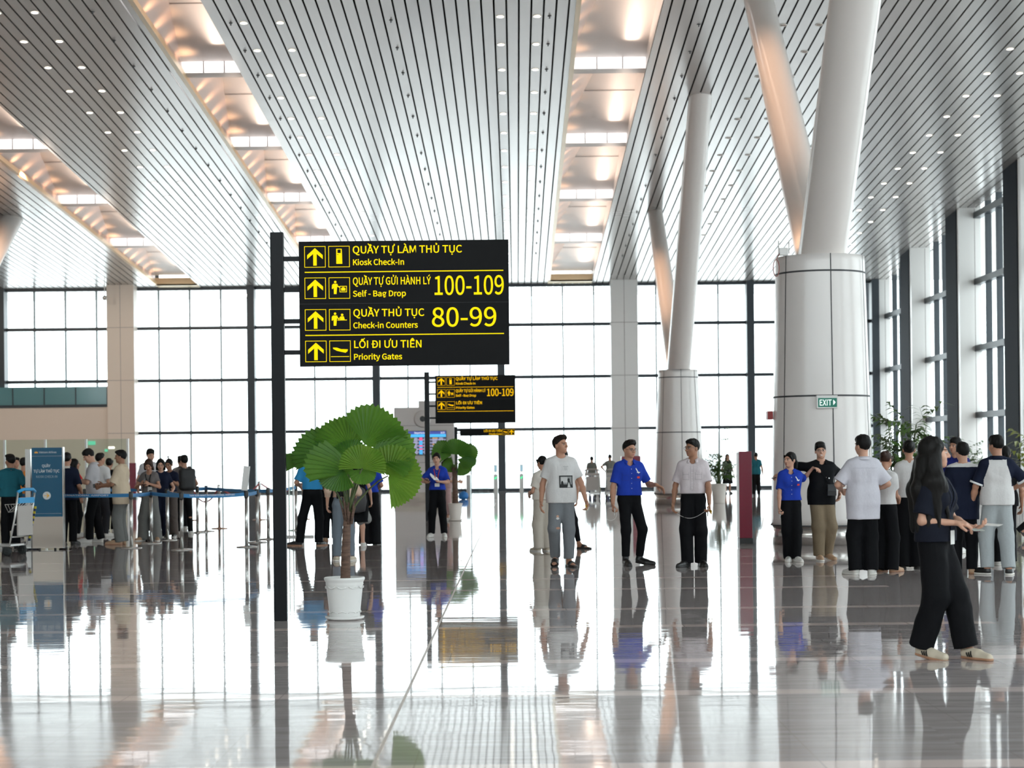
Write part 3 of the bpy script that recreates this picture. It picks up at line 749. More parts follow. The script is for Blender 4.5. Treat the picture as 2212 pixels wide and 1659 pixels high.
def belt(p, q, label, words=False, sag=0.01):
    mb = MB(); n = 9; pts = [p.lerp(q, t / (n - 1)) - Vector((0, 0, sag * 4 * (t / (n - 1)) * (1 - t / (n - 1)))) for t in range(n)]
    d = (q - p); d.z = 0; d.normalize(); pts[0] += d * 0.04; pts[-1] -= d * 0.04
    mb.ribbon(pts, 0.062, M_belt); o = mb.build('queue_belt'); tag(o, label, 'belt barrier', 'blue queue belts')
    if words:
        L = (q - p).length; ang = math.atan2((q - p).y, (q - p).x); flip = (q - p).x < 0
        s0 = q if flip else p; ang = ang + math.pi if flip else ang
        t = MB(); M = T(s0) @ Matrix.Rotation(ang, 4, 'Z') @ Matrix.Rotation(-math.atan2((q - p).z, L) * (-1 if flip else 1), 4, 'Y') @ T((L * .12, -0.004, -0.016))
        fit_text_m(t, 'TAN SON NHAT INTERNATIONAL AIRPORT', L * .7, 0.026, M_white, M); t.build('lettering', parent=o)
    return o
def fit_text_m(mb, s, width, cap, m, M, bold=0.005):
    size = cap / CAPH[0]; tmp = MB(); w = text_mesh(s, size, m, tmp, Matrix.Identity(4), 1.0, 'LEFT', bold * size, 0.0008)
    text_mesh(s, size, m, mb, M, width / max(w, 1e-6), 'LEFT', bold * size, 0.0008)
def top(k): p, h = posts[k]; return p + Vector((0, 0, h - .06))
belt(top('m'), top('a'), 'long blue belt that runs from the left edge past the kiosk banner', True)
belt(top('a'), top('b'), 'short blue belt in front of the woman in grey')
belt(top('b'), top('c'), 'blue belt in front of the two women in navy')
belt(top('c'), top('g'), 'long blue belt printed with white words, right of the nearest queue post', True, 0.02)
belt(top('d'), top('c'), 'blue belt under the hand of the woman in navy')
belt(top('e'), top('f'), 'short blue belt right of the backpack man')
belt(top('f'), top('i'), 'long rear blue belt that runs behind the red ropes', False, 0.015)
belt(top('g'), top('h'), 'short blue belt between the paired queue posts')
belt(top('k'), top('l'), 'blue belt behind the man in the light grey shirt')
belt(top('k'), top('f'), 'rear blue belt behind the man in the cream shirt')
belt(top('i'), top('j'), 'blue belt that passes behind the tall sign post')
def rope(p, q, label, sag):
    mb = MB(); e_ = (q - p); e_.z = 0; e_ = e_.normalized() * .042; p = p + e_; q = q - e_; pts = [p.lerp(q, t / 16) - Vector((0, 0, sag * 4 * (t / 16) * (1 - t / 16))) for t in range(17)]
    mb.tube(pts, 0.018, M_rope, 8); tag(mb.build('barrier_rope'), label, 'rope', 'red barrier ropes')
rope(top('p'), top('n'), 'red rope that hangs left of the copper-based middle post', 0.38)
rope(top('n'), top('o'), 'red rope that hangs right of the copper-based middle post', 0.24)
rope(top('o'), top('q'), 'red rope that hangs behind the tall sign post', 0.2)

# ------------------------------------------------------------------ kiosk banner stand
M_blue_pan = mat('banner_blue', (0.012, 0.10, 0.19), 0.18, 0.0, 0.5, coat=0.3)
M_steel_pan = mat('banner_steel', (0.42, 0.36, 0.31), 0.3, 0.75)
M_gold = mat('gold_print', (0.85, 0.42, 0.05), 0.5)
kb = on_floor(104, 1187); ks = kb.y / FPX
root = thing('banner_stand', 'blue airline kiosk check-in banner on a steel stand, in front of the left queue', 'banner stand', kb)
def kx(px): return (px - 104) * ks
def kz(py): return (1187 - py) * ks
b = MB(); b.box((kx(72), -0.05, kz(1184)), (kx(138), 0.05, kz(1116)), M_steel_pan); b.build('lower_panel', parent=root)
b = MB(); b.box((kx(72), -0.05, kz(1116)), (kx(137), 0.05, kz(967)), M_blue_pan); pan = b.build('banner_panel', parent=root)
b = MB(); b.box((kx(138), -0.055, kz(1184)), (kx(140), 0.055, kz(966)), M_chrome); b.build('edge_strip', parent=root)
b = MB(); b.box((kx(57), -0.02, kz(1184)), (kx(68), 0.30, kz(970)), M_chrome); b.build('side_fin', parent=root)
b = MB(); b.box((kx(56), -0.12, 0.03), (kx(150), 0.25, kz(1183)), M_chrome); b.build('foot_plate', parent=root)
for x in (62, 88, 122, 146):
    b = MB(); b.lathe([(.02, 0), (.022, .015), (.02, .03)], M_blk, 12, (kx(x), -0.08, 0)); b.build('caster', parent=root)
M_soft = mat('soft_white_print', (0.50, 0.56, 0.60), 0.5)
t = MB(); fit_text_m(t, 'Vietnam Airlines', 0.30, 0.032, M_soft, T((kx(88), -0.052, kz(979)))); 
t.prism([(kx(78), kz(979)), (kx(79), kz(975)), (kx(80.5), kz(977)), (kx(82), kz(974)), (kx(83.5), kz(977)), (kx(85), kz(975)), (kx(86), kz(979))], -0.052, -0.05, M_gold)
t.build('airline_logo', parent=pan)
t = MB(); t.box((kx(72), -0.052, kz(985.4)), (kx(137), -0.05, kz(985)), M_soft); t.build('divider', parent=pan)
t = MB(); t.box((kx(74), -0.052, kz(1109.4)), (kx(135), -0.05, kz(1109)), M_soft); t.build('divider', parent=pan)
t = MB(); fit_text_m(t, 'QUẦY', 18.5 * ks, 5.4 * ks, M_soft, T((kx(94), -0.052, kz(1009))), 0.01)
t.build('lettering', parent=pan); t = MB(); fit_text_m(t, 'TỰ LÀM THỦ TỤC', 56 * ks, 5.8 * ks, M_soft, T((kx(76), -0.052, kz(1020.5))), 0.01)
t.build('lettering', parent=pan); t = MB(); fit_text_m(t, 'KIOSK CHECK-IN', 46 * ks, 5.0 * ks, mat('dim_print', (0.22, 0.33, 0.40), 0.5), T((kx(81), -0.052, kz(1032)))); t.build('lettering', parent=pan)
t = MB(); t.prism([(kx(104) + 8.6 * ks * math.cos(a * .2618), kz(1070.5) + 8.6 * ks * math.sin(a * .2618)) for a in range(24)], -0.053, -0.05, mat('disc_white', (0.62, 0.64, 0.64), 0.4))
t.prism([(kx(98), kz(1071.2)), (kx(106), kz(1071.2)), (kx(103), kz(1074.5)), (kx(104.5), kz(1075.5)), (kx(110), kz(1070.5)), (kx(104.5), kz(1065.5)), (kx(103), kz(1066.5)), (kx(106), kz(1069.8)), (kx(98), kz(1069.8))], -0.056, -0.053, M_gold)
t.build('arrow_emblem', parent=pan)

# ------------------------------------------------------------------ luggage trolleys
M_trol = mat('trolley_frame', (0.62, 0.61, 0.59), 0.3, 0.7); M_trol_b = mat('trolley_blue', (0.03, 0.36, 0.72), 0.45); M_tyre = mat('tyre', (0.02, 0.025, 0.025), 0.7)
M_trol_p = mat('trolley_panel', (0.42, 0.38, 0.35), 0.4, 0.3); M_hz = mat('hazard_yellow', (0.75, 0.62, 0.05), 0.5); M_hz2 = mat('hazard_navy', (0.02, 0.03, 0.09), 0.5)
def trolley(loc, rz, label, hm=M_trol_b):
    r = thing('luggage_trolley', label, 'luggage trolley', loc, rz)     # runs along x, handle at -x
    b = MB()
    for s in (-1, 1):
        b.tube([(-.42, s * .26, 1.02), (-.36, s * .26, .62), (-.26, s * .26, .16), (.52, s * .2, .14)], .017, M_trol, 10)
    for x, z in ((-.30, .30), (-.34, .5), (-.38, .74)): b.tube([(x, -.26, z), (x, .26, z)], .013, M_trol, 8)
    b.build('frame', parent=r)
    b = MB(); b.box((-.24, -.24, .15), (.50, .24, .18), M_trol); b.box((.44, -.2, .18), (.5, .2, .25), M_trol); b.build('platform', parent=r)
    b = MB(); b.tube([(-.42, -.27, 1.02), (-.45, -.15, 1.06), (-.45, .15, 1.06), (-.42, .27, 1.02)], .026, hm, 10); b.box((-.43, -.24, .84), (-.40, .24, .93), hm); b.build('handle', parent=r)
    b = MB()
    for i in range(6): b.tube([(-.40, -.22 + .088 * i, .84), (-.22, -.22 + .088 * i, .70), (-.16, -.22 + .088 * i, .82)], .006, M_trol, 6)
    for x, z in ((-.22, .70), (-.16, .82), (-.3, .76)): b.tube([(x, -.22, z), (x, .22, z)], .007, M_trol, 6)
    b.build('basket', parent=r)
    if True:
        b = MB(); b.box((-.40, -.23, .32), (-.375, .23, .80), M_trol_p, Matrix.Rotation(0, 4, 'Y')); b.build('advert_panel', parent=r)
    for i in range(10):
        pass
    b = MB()
    for i in range(14):
        z = .22 + i * .04; x = -.29 - (z - .16) * .22
        b.box((x - .02, -.285, z), (x + .02, -.275, z + .04), M_hz if i % 2 else M_hz2)
    b.build('hazard_strip', parent=r)
    for x, y in ((-.2, -.24), (-.2, .24), (.42, 0)):
        b = MB(); M = T((x, y, .075)) @ Matrix.Rotation(math.pi / 2, 4, 'X')
        tmp = MB(); tmp.lathe([(.03, -.022), (.07, -.022), (.075, -.012), (.075, .012), (.07, .022), (.03, .022)], M_tyre, 24); tmp.lathe([(.028, -.025), (.028, .025)], M_trol, 16)
        for vsl in (tmp,): b.add([M @ Vector(p) for p in vsl.v], vsl.f, M_tyre, True)
        b.box((x - .02, y - .015, .1), (x + .02, y + .015, .16), M_trol)
        b.build('wheel', parent=r)
    return r
trolley(on_floor(8, 1199) + Vector((0, 0, 0)), math.radians(165), 'luggage trolley with blue handle bars, cut by the left edge')
trolley(on_floor(1283, 1077), math.radians(80), 'farther luggage trolley left of the man with hands on hips', M_trol_p)
trolley(on_floor(1322, 1077), math.radians(95), 'farther luggage trolley directly in front of the man with hands on hips', M_trol_p)

# ------------------------------------------------------------------ far info block, display, gates
M_block = mat('block_panel', (0.66, 0.62, 0.60), 0.4)
blkY = on_floor(870, 1085).y
def bx(px): return at(px, 990, blkY).x
def bz(py, px=900): return at(px, py, blkY).z
b = MB(); b.box((bx(852), blkY, 0.34), (bx(905), blkY + 1.4, bz(880)), M_block); b.box((bx(905), blkY, 0.34), (bx(981), blkY + 1.4, bz(866)), M_block)
for z in (bz(920), bz(1000)): b.box((bx(852), blkY - .003, z), (bx(981), blkY, z + .02), M_seam)
blk = thing('service_tower', 'pale panelled service tower with a round air nozzle, behind the second sign', 'kiosk building', (bx(920), blkY, 0))
o = b.build('cladding'); o.parent = blk; o.matrix_parent_inverse = blk.matrix_basis.inverted()
def under(o, root): o.parent = root; o.matrix_parent_inverse = T(root.location).inverted() if True else None; return o
b = MB(); b.box((bx(851), blkY - .05, 0), (bx(982), blkY + 1.45, 0.34), mat('marble_skirt', (0.62, 0.56, 0.48), 0.2, noise=((0.9, 0.9, 2.0), 0.22, (0.36, 0.30, 0.26)))); under(b.build('marble_plinth'), blk)
b = MB(); c = at(913, 905, blkY); pr = [(.30, 0), (.30, .03), (.26, .06), (.20, .05), (.12, .10), (.10, .10), (.09, .04), (.01, .02)]
tmp = MB(); tmp.lathe(pr, M_block, 40); M = T(c) @ Matrix.Rotation(math.pi / 2, 4, 'X')
b.add([M @ Vector(p) for p in tmp.v], tmp.f, M_block, True); tmp = MB(); tmp.lathe([(.12, .085), (.01, .09)], M_blk, 30); b.add([M @ Vector(p) for p in tmp.v], tmp.f, M_blk); under(b.build('air_nozzle'), blk)
# flight display
sx0, sx1, sz0, sz1 = bx(876), bx(965), bz(983), bz(931)
disp = thing('flight_display', 'wide flight departures screen hanging on the service tower', 'screen', ((sx0 + sx1) / 2, blkY - .1, sz0))
b = MB(); b.box((sx0, blkY - .10, sz0), (sx1, blkY - .004, sz1), M_blk); under(b.build('bezel'), disp)
def em(name, c, s=1.0): return mat(name, (0.02, 0.02, 0.02), 0.3, emit=c, emit_s=s)
b = MB(); W = sx1 - sx0; Hh = sz1 - sz0
def cell(x0, x1, z0, z1, m): b.box((sx0 + W * x0, blkY - .104, sz1 - Hh * z1), (sx0 + W * x1, blkY - .101, sz1 - Hh * z0), m)
E_nav, E_cyan, E_blk, E_gr, E_am, E_mag, E_row = em('scr_navy', (.03, .05, .30)), em('scr_cyan', (.05, .45, .95)), em('scr_dark', (.02, .02, .035)), em('scr_grey', (.45, .45, .62)), em('scr_amber', (.75, .38, .12)), em('scr_magenta', (.9, .08, .25)), em('scr_row', (.22, .22, .36))
cell(.01, .99, .02, .14, E_nav); cell(.01, .99, .14, .26, E_cyan)
rg = random.Random(4)
for i in range(11):
    z0 = .275 + i * .064; cell(.01, .99, z0, z0 + .058, E_row if i % 2 else E_blk)
    for x0, x1, m in ((.03, .10, E_gr), (.13, .19, E_am), (.21, .31, E_gr), (.46, .60, E_gr), (.66, .79, E_gr if i % 4 else E_am), (.82, .93, E_gr)):
        b.box((sx0 + W * x0, blkY - .107, sz1 - Hh * (z0 + .045)), (sx0 + W * (x1 - .03 * rg.random()), blkY - .104, sz1 - Hh * (z0 + .014)), m)
    b.box((sx0 + W * .34, blkY - .107, sz1 - Hh * (z0 + .056)), (sx0 + W * .42, blkY - .104, sz1 - Hh * z0), (E_mag, E_mag, E_cyan, E_cyan, E_cyan, E_mag, E_cyan, E_mag, E_cyan, E_cyan, E_cyan)[i])
under(b.build('screen'), disp)
b = MB(); fit_text_m(b, 'Departures', W * .28, Hh * .07, em('scr_white', (.9, .9, .95)), T((sx0 + W * .22, blkY - .105, sz1 - Hh * .115))); fit_text_m(b, '15:20', W * .1, Hh * .07, em('scr_white', (.9, .9, .95)), T((sx0 + W * .86, blkY - .105, sz1 - Hh * .115))); under(b.build('lettering'), disp)
# automatic gate posts
M_gate = mat('gate_steel', (0.46, 0.44, 0.42), 0.3, 0.6); E_green = em('gate_green', (.05, .9, .35), 1.2); E_pale = em('gate_screen', (.25, .42, .5))
def gate_post(u, v, vt, label, screen):
    p = on_floor(u, v); s = p.y / FPX; h = (v - vt) * s; r = thing('gate_post', label, 'boarding gate', p, 0, 'automatic gate posts')
    b = MB(); b.box((-.075, -.1, 0), (.075, 1.3, h), M_gate); b.build('cabinet', parent=r, bevel=.01)
    if screen:
        b = MB(); b.prism([(-.05, h - .15), (.0, h - .19), (.05, h - .10), (.03, h - .06), (-.005, h - .13), (-.03, h - .10)], -.106, -.1, E_green); b.build('green_light', parent=r)
        b = MB(); b.tube([(0, 0, h), (0, 0, h + .09)], .015, M_gate); b.box((-.06, -.03, h + .09), (.06, .02, h + .36), M_gate); b.build('screen_housing', parent=r)
        b = MB(); b.box((-.045, -.034, h + .12), (.045, -.03, h + .33), E_pale); b.build('screen', parent=r)
gate_post(1012, 1076, 1026, 'plain grey gate post without a screen, beside the blue bag', False)
gate_post(1071, 1076, 1025, 'gate post with a small screen and green light, first right of the plain one', True)
gate_post(1127, 1075, 1024, 'gate post with a small screen and green light, beside the woman in cream', True)
gate_post(1292, 1071, 1023, 'plain grey gate post behind the luggage trolley', False)
gl = MB(); p = on_floor(1010, 1075); q = on_floor(1125, 1074)
gl.box((p.x + .2, p.y + .6, .0), (on_floor(1068, 1075).x - .2, p.y + .615, 1.0), glass_mat('gate_glass', (.9, .97, .97), .08)); tag(gl.build('gate_leaf'), 'clear glass gate leaf between the plain post and the first screen post', 'glass gate')

# bags and banners
M_bagblue = mat('bag_blue', (0.03, 0.22, 0.62), 0.6)
p = on_floor(1001, 1079); r = thing('travel_bag', 'small blue bag with a lifted handle on the floor by the plain gate post', 'bag', p)
b = MB(); b.lathe([(.06, 0), (.16, .02), (.19, .12), (.16, .24), (.08, .28), (.05, .3)], M_bagblue, 20); b.build('body', parent=r)
b = MB(); b.tube([(-.08, 0, .26), (-.06, 0, .55), (.06, 0, .58), (.08, 0, .26)], .012, M_blk, 8); b.build('handle', parent=r)
M_maroon = mat('maroon_panel', (0.22, 0.006, 0.03), 0.3, 0.0, 0.5, coat=0.2)
def totem(u, v, vt, w, d, label, rz=0.0):
    p = on_floor(u, v); h = (v - vt) * p.y / FPX; r = thing('banner_totem', label, 'totem', p, rz)
    b = MB(); b.box((-w / 2, 0, .09), (w / 2, d, h), M_maroon); b.build('body', parent=r, bevel=.006)
    b = MB(); b.box((-w / 2 - .004, -.004, 0), (w / 2 + .004, d + .004, .09), M_blk); b.build('base', parent=r)
    b = MB(); b.box((-w / 2 - .012, .01, .1), (-w / 2, d - .01, h - .02), mat('totem_face', (.72, .70, .68), .4)); b.build('poster_face', parent=r)
totem(1612, 1174, 975, .215, .30, 'maroon banner totem with a black base, left of the nearer column')
totem(1352, 1092, 986, .22, .5, 'maroon kiosk panel behind the left shoulder of the man in blue')
totem(1376, 1092, 985, .25, .4, 'second maroon kiosk panel behind the right shoulder of the man in blue')
totem(286, 1075, 1000, .33, .3, 'far maroon panel at the foot of the beige column, left queue')

# items on the nearer column
cxn, cyn = 5.12, 31.0
def on_col(px, py, out=0.0):
    x, z = direction(px, py); o = Vector((0, 0, EYE)); d = Vector((x, 1, z)); lo, hi = cyn - 1.2, cyn
    for _ in range(40):
        mid = (lo + hi) / 2; P = o + d * mid; r = .865 + (.735 - .865) * P.z / 4.78
        if math.hypot(P.x - cxn, P.y - cyn) > r: lo = mid
        else: hi = mid
    return o + d * lo
M_exit = mat('exit_green', (0.005, 0.13, 0.085), 0.4, emit=(0.0, .12, .08), emit_s=.35); M_exit_w = mat('exit_white', (.8, .85, .82), .4, emit=(.75, .85, .8), emit_s=.7)
p = on_col(1786, 869); r = thing('exit_sign', 'green EXIT sign with an arrow, mounted on the nearer column', 'exit sign', p - Vector((0, .03, 0))); s = p.y / FPX
b = MB(); b.box((-23 * s, -.03, -13 * s), (22 * s, .04, 15 * s), M_white_panel); b.build('housing', parent=r)
b = MB(); b.box((-20 * s, -.034, -10.5 * s), (20.5 * s, -.03, 9 * s), M_exit); f = b.build('panel', parent=r)
b = MB(); fit_text_m(b, 'EXIT', 27 * s, 12.5 * s, M_exit_w, T((-18 * s, -.036, -7 * s)), .004); b.prism([(12.5 * s, -6.5 * s), (17.5 * s, -.5 * s), (12.5 * s, 5.5 * s)], -.037, -.034, M_exit_w); b.build('lettering', parent=f)
p = on_col(1667, 897); b = MB(); b.box((p.x - .07, p.y - .03, p.z - .07), (p.x + .02, p.y + .2, p.z + .07), mat('alarm_red', (.35, .02, .02), .4)); tag(b.build('fire_alarm', bevel=.01), 'small red fire alarm box on the left flank of the nearer column', 'fire alarm')
r = thing('wifi_router', 'small white antenna box on top of the nearer column', 'antenna', Vector((on_col(1690, 575).x, cyn - .45, 4.78)))
b = MB(); b.box((-.07, -.05, 0), (.07, .05, .12), M_white_panel); b.build('body', parent=r)
for x in (-.08, .09):
    b = MB(); b.tube([(x, 0, .03), (x, 0, .24)], .008, M_white_panel, 6); b.build('antenna', parent=r)
b = MB(); b.tube([(-.08, -.1, .02)] + [(-.14 + .05 * math.cos(t * .5), -.12, -.22 + .14 * math.sin(t * .5)) for t in range(3, 16)], .008, mat('cable_red', (.3, .1, .08), .5), 6); b.build('cable', parent=r)

# glass partition behind the left queue, lit signs on the cream wall, lamp posts outside
pY = 57.0; x0 = at(-30, 1000, pY).x; x1 = at(276, 1000, pY).x; zt = at(150, 949, pY).z
b = MB(); b.box((x0, pY, 0.02), (x1, pY + .012, zt), glass_mat('partition_glass', (.86, .93, .90), .06)); gp = tag(b.build('glass_partition'), 'tall clear glass partition with white posts, behind the left queue', 'partition')
for u in (10, 98, 186, 276):
    b = MB(); x = at(u, 990, pY).x; b.box((x - .03, pY - .03, 0), (x + .03, pY + .05, zt), M_white_panel); b.build('post', parent=gp)
E_ex2 = em('far_exit', (.12, .62, .38), 1.0)
for u, v, w, h, lab in ((198, 957, 15, 8, 'left one of two small green exit lights on the cream wall'), (234, 973, 16, 5, 'lower green exit light on the cream wall, right of the other')):
    p = at(u, v, YF - .95); s = YF / FPX; b = MB(); b.box((p.x - w * s / 2, p.y, p.z - h * s / 2), (p.x + w * s / 2, p.y + .05, p.z + h * s / 2), E_ex2); tag(b.build('exit_light'), lab, 'exit sign')
p = at(241, 967, YF - 1.0); b = MB(); b.box((p.x - .14, p.y, p.z - .05), (p.x + .14, p.y + .09, p.z + .05), em('wall_lamp', (1, .95, .8), 4)); tag(b.build('wall_lamp'), 'small bright wall lamp on the cream wall above the queue', 'wall lamp')
# tall glazed screen frame right of the sign post
p = on_floor(632, 1160); r = thing('glass_screen', 'tall clear glass screen on a steel foot, just right of the tall sign post', 'glass screen', p); hh = (1160 - 985) * p.y / FPX
for x in (-.06, .02):
    b = MB(); b.box((x - .012, -.02, .03), (x + .012, .02, hh), M_chrome); b.build('upright', parent=r)
b = MB(); b.box((-.1, -.12, 0), (.42, .12, .035), M_chrome); b.build('foot', parent=r)
b = MB(); b.box((-.05, -.004, .1), (.01, .004, hh), glass_mat('partition_glass', (.86, .93, .90), .06)); b.build('pane', parent=r)
p = on_floor(535, 1158); r = thing('notice_stand', 'slim white notice board on a queue post, left of the tall sign post', 'notice stand', posts['g'][0] + Vector((0, .02, .97)))
b = MB(); b.box((-.09, -.008, 0), (.02, .008, .42), M_white_panel, Matrix.Rotation(.12, 4, 'Y')); b.build('notice', parent=r); 

p = on_floor(2165, 1090); r = thing('planter_box', 'low white slatted planter box at the right edge, beyond the group', 'planter', p)
b = MB()
for i in range(22): b.box((-.92 + i * .084, 0, .03), (-.865 + i * .084, .03, .62), M_white_panel)
b.box((-.93, -.01, .60), (.93, .04, .66), M_white_panel); b.box((-.93, -.01, 0), (.93, .04, .06), M_white_panel); b.build('slats', parent=r)
b = MB(); b.box((-.93, .03, 0), (.93, .7, .6), mat('planter_body', (.6, .6, .58), .5)); b.build('body', parent=r)
p = at(226, 643, 83.0); r = thing('ceiling_camera', 'small dome camera hung on a rod from the left ceiling near the far wall', 'camera', Vector((p.x, p.y, p.z)))
b = MB(); b.tube([(0, 0, 0), (0, 0, ceil_z(83) - p.z)], .02, M_white_panel, 8); b.build('rod', parent=r)
b = MB(); b.lathe([(.02, -.12), (.09, -.08), (.11, 0), (.09, .05), (.03, .08)], M_gate, 16); b.build('dome', parent=r)
# ------------------------------------------------------------------ people: implicit surfaces meshed with surface nets
class Field:
    """collects rounded cones, ellipsoids and boxes (smooth union / subtraction), then meshes them"""
    def __init__(s): s.p = []; s.lo = np.full(3, 1e9); s.hi = np.full(3, -1e9); s.cuts = []
    def _ext(s, lo, hi): s.lo = np.minimum(s.lo, lo); s.hi = np.maximum(s.hi, hi)
    def cone(s, a, b, ra, rb, k=0.02, sub=False, flat_a=False, flat_b=False, sq=None):
        a = np.array(a, float); b = np.array(b, float); r = max(ra, rb)
        lo = np.minimum(a, b) - r; hi = np.maximum(a, b) + r
        if sq is not None: lo = lo - r * abs(sq[1] - 1); hi = hi + r * abs(sq[1] - 1)
        if not sub: s._ext(lo, hi)
        s.p.append(('c', a, b, ra, rb, k, sub, flat_a, flat_b, sq, lo, hi)); return s
    def ell(s, c, r, k=0.02, R=None, sub=False):
        c = np.array(c, float); r = np.array(r, float); m = r.max(); lo, hi = c - m, c + m
        if not sub: s._ext(lo, hi)
        s.p.append(('e', c, r, k, R, sub, lo, hi)); return s
    def box(s, c, h, rd, k=0.01, R=None, sub=False):
        c = np.array(c, float); h = np.array(h, float); m = np.linalg.norm(h) + rd; lo, hi = c - m, c + m
        if not sub: s._ext(lo, hi)
        s.p.append(('b', c, h, rd, k, R, sub, lo, hi)); return s
    def cut(s, p, n, box=None): s.cuts.append((np.array(p, float), np.array(n, float) / np.linalg.norm(n), box)); return s
    def mesh(s, h):
        pad = 3 * h + .035; lo = s.lo - pad; n = np.ceil((s.hi + pad - lo) / h).astype(int) + 1
        D = np.full(n, 1.0, np.float32)
        ax = [lo[i] + h * np.arange(n[i]) for i in range(3)]
        def region(l, u, k):
            i0 = np.maximum(np.floor((l - k - 2.5 * h - lo) / h).astype(int), 0); i1 = np.minimum(np.ceil((u + k + 2.5 * h - lo) / h).astype(int) + 1, n)
            if np.any(i1 <= i0): return None
            sl = tuple(slice(i0[i], i1[i]) for i in range(3))
            return sl, ax[0][sl[0]][:, None, None], ax[1][sl[1]][None, :, None], ax[2][sl[2]][None, None, :]
        for q in s.p:
            if q[0] == 'c':
                _, a, b, ra, rb, k, sub, fa, fb, sq, l, u = q; g = region(l, u, k)
                if g is None: continue
                sl, x, y, z = g; ab = b - a; L2 = max(float(ab @ ab), 1e-9)
                px, py, pz = x - a[0], y - a[1], z - a[2]
                tu = (px * ab[0] + py * ab[1] + pz * ab[2]) / L2; t = np.clip(tu, 0, 1)
                dx, dy, dz = px - t * ab[0], py - t * ab[1], pz - t * ab[2]
                if sq is not None:
                    v, f = sq; c = dx * v[0] + dy * v[1] + dz * v[2]; e = c * (1 / f - 1)
                    dx, dy, dz = dx + e * v[0], dy + e * v[1], dz + e * v[2]
                d = np.sqrt(dx * dx + dy * dy + dz * dz) - (ra + t * (rb - ra)); L = math.sqrt(L2)
                if fa: d = np.maximum(d, -tu * L)
                if fb: d = np.maximum(d, (tu - 1) * L)
            elif q[0] == 'e':
                _, c, r, k, R, sub, l, u = q; g = region(l, u, k)
                if g is None: continue
                sl, x, y, z = g; px, py, pz = x - c[0], y - c[1], z - c[2]
                if R is not None: px, py, pz = [R[0, i] * px + R[1, i] * py + R[2, i] * pz for i in range(3)]
                k0 = np.sqrt((px / r[0]) ** 2 + (py / r[1]) ** 2 + (pz / r[2]) ** 2); k1 = np.sqrt((px / r[0] ** 2) ** 2 + (py / r[1] ** 2) ** 2 + (pz / r[2] ** 2) ** 2)
                d = k0 * (k0 - 1) / np.maximum(k1, 1e-6)
            else:
                _, c, hh, rd, k, R, sub, l, u = q; g = region(l, u, k)
                if g is None: continue
                sl, x, y, z = g; px, py, pz = x - c[0], y - c[1], z - c[2]
                if R is not None: px, py, pz = [R[0, i] * px + R[1, i] * py + R[2, i] * pz for i in range(3)]
                qx, qy, qz = np.abs(px) - hh[0], np.abs(py) - hh[1], np.abs(pz) - hh[2]
                d = np.sqrt(np.maximum(qx, 0) ** 2 + np.maximum(qy, 0) ** 2 + np.maximum(qz, 0) ** 2) + np.minimum(np.maximum(qx, np.maximum(qy, qz)), 0) - rd
            o = D[sl]; d = d.astype(np.float32)
            if sub:
                d = -d; hq = np.clip(0.5 - 0.5 * (o - (d)) / k, 0, 1); D[sl] = o + (d - o) * hq + k * hq * (1 - hq)
            else:
                hq = np.clip(0.5 + 0.5 * (o - d) / k, 0, 1); D[sl] = o + (d - o) * hq - k * hq * (1 - hq)
        for p, nn, bx_ in s.cuts:
            pl = ((ax[0][:, None, None] - p[0]) * nn[0] + (ax[1][None, :, None] - p[1]) * nn[1] + (ax[2][None, None, :] - p[2]) * nn[2]).astype(np.float32)
            D = np.maximum(D, pl)
        return nets(D, lo, h)
def nets(D, lo, h):
    S = D < 0; c = np.zeros(tuple(np.array(D.shape) - 1), np.int8)
    O = [(i, j, k) for i in (0, 1) for j in (0, 1) for k in (0, 1)]; X, Y, Z = c.shape
    for i, j, k in O: c += S[i:i + X, j:j + Y, k:k + Z]
    mix = (c > 0) & (c < 8); idx = np.full(c.shape, -1, np.int32); cells = np.argwhere(mix); idx[mix] = np.arange(len(cells))
    acc = np.zeros((len(cells), 3)); cnt = np.zeros(len(cells))
    for a in O:
        for axis in range(3):
            if a[axis]: continue
            b = list(a); b[axis] = 1
            da = D[cells[:, 0] + a[0], cells[:, 1] + a[1], cells[:, 2] + a[2]]; db = D[cells[:, 0] + b[0], cells[:, 1] + b[1], cells[:, 2] + b[2]]
            m = (da < 0) != (db < 0); t = np.where(m, da / np.where(m, da - db, 1), 0)
            pos = np.array(a, float)[None] + 0 * acc; pos[:, axis] += t
            acc += pos * m[:, None]; cnt += m
    V = lo + h * (cells + acc / np.maximum(cnt, 1)[:, None]); F = []
    for axis in range(3):
        u, w = [(1, 2), (2, 0), (0, 1)][axis]
        A = [slice(None)] * 3; B = [slice(None)] * 3; A[axis] = slice(0, -1); B[axis] = slice(1, None)
        ch = np.argwhere(S[tuple(A)] != S[tuple(B)])
        ch = ch[(ch[:, u] > 0) & (ch[:, w] > 0) & (ch[:, u] < D.shape[u] - 1) & (ch[:, w] < D.shape[w] - 1)]
        def cid(du, dw):
            q = ch.copy(); q[:, u] += du; q[:, w] += dw; return idx[q[:, 0], q[:, 1], q[:, 2]]
        Q = np.stack([cid(-1, -1), cid(0, -1), cid(0, 0), cid(-1, 0)], 1); ins = S[ch[:, 0], ch[:, 1], ch[:, 2]]
        Q[~ins] = Q[~ins][:, ::-1]; F.append(Q)
    return V, np.concatenate(F)
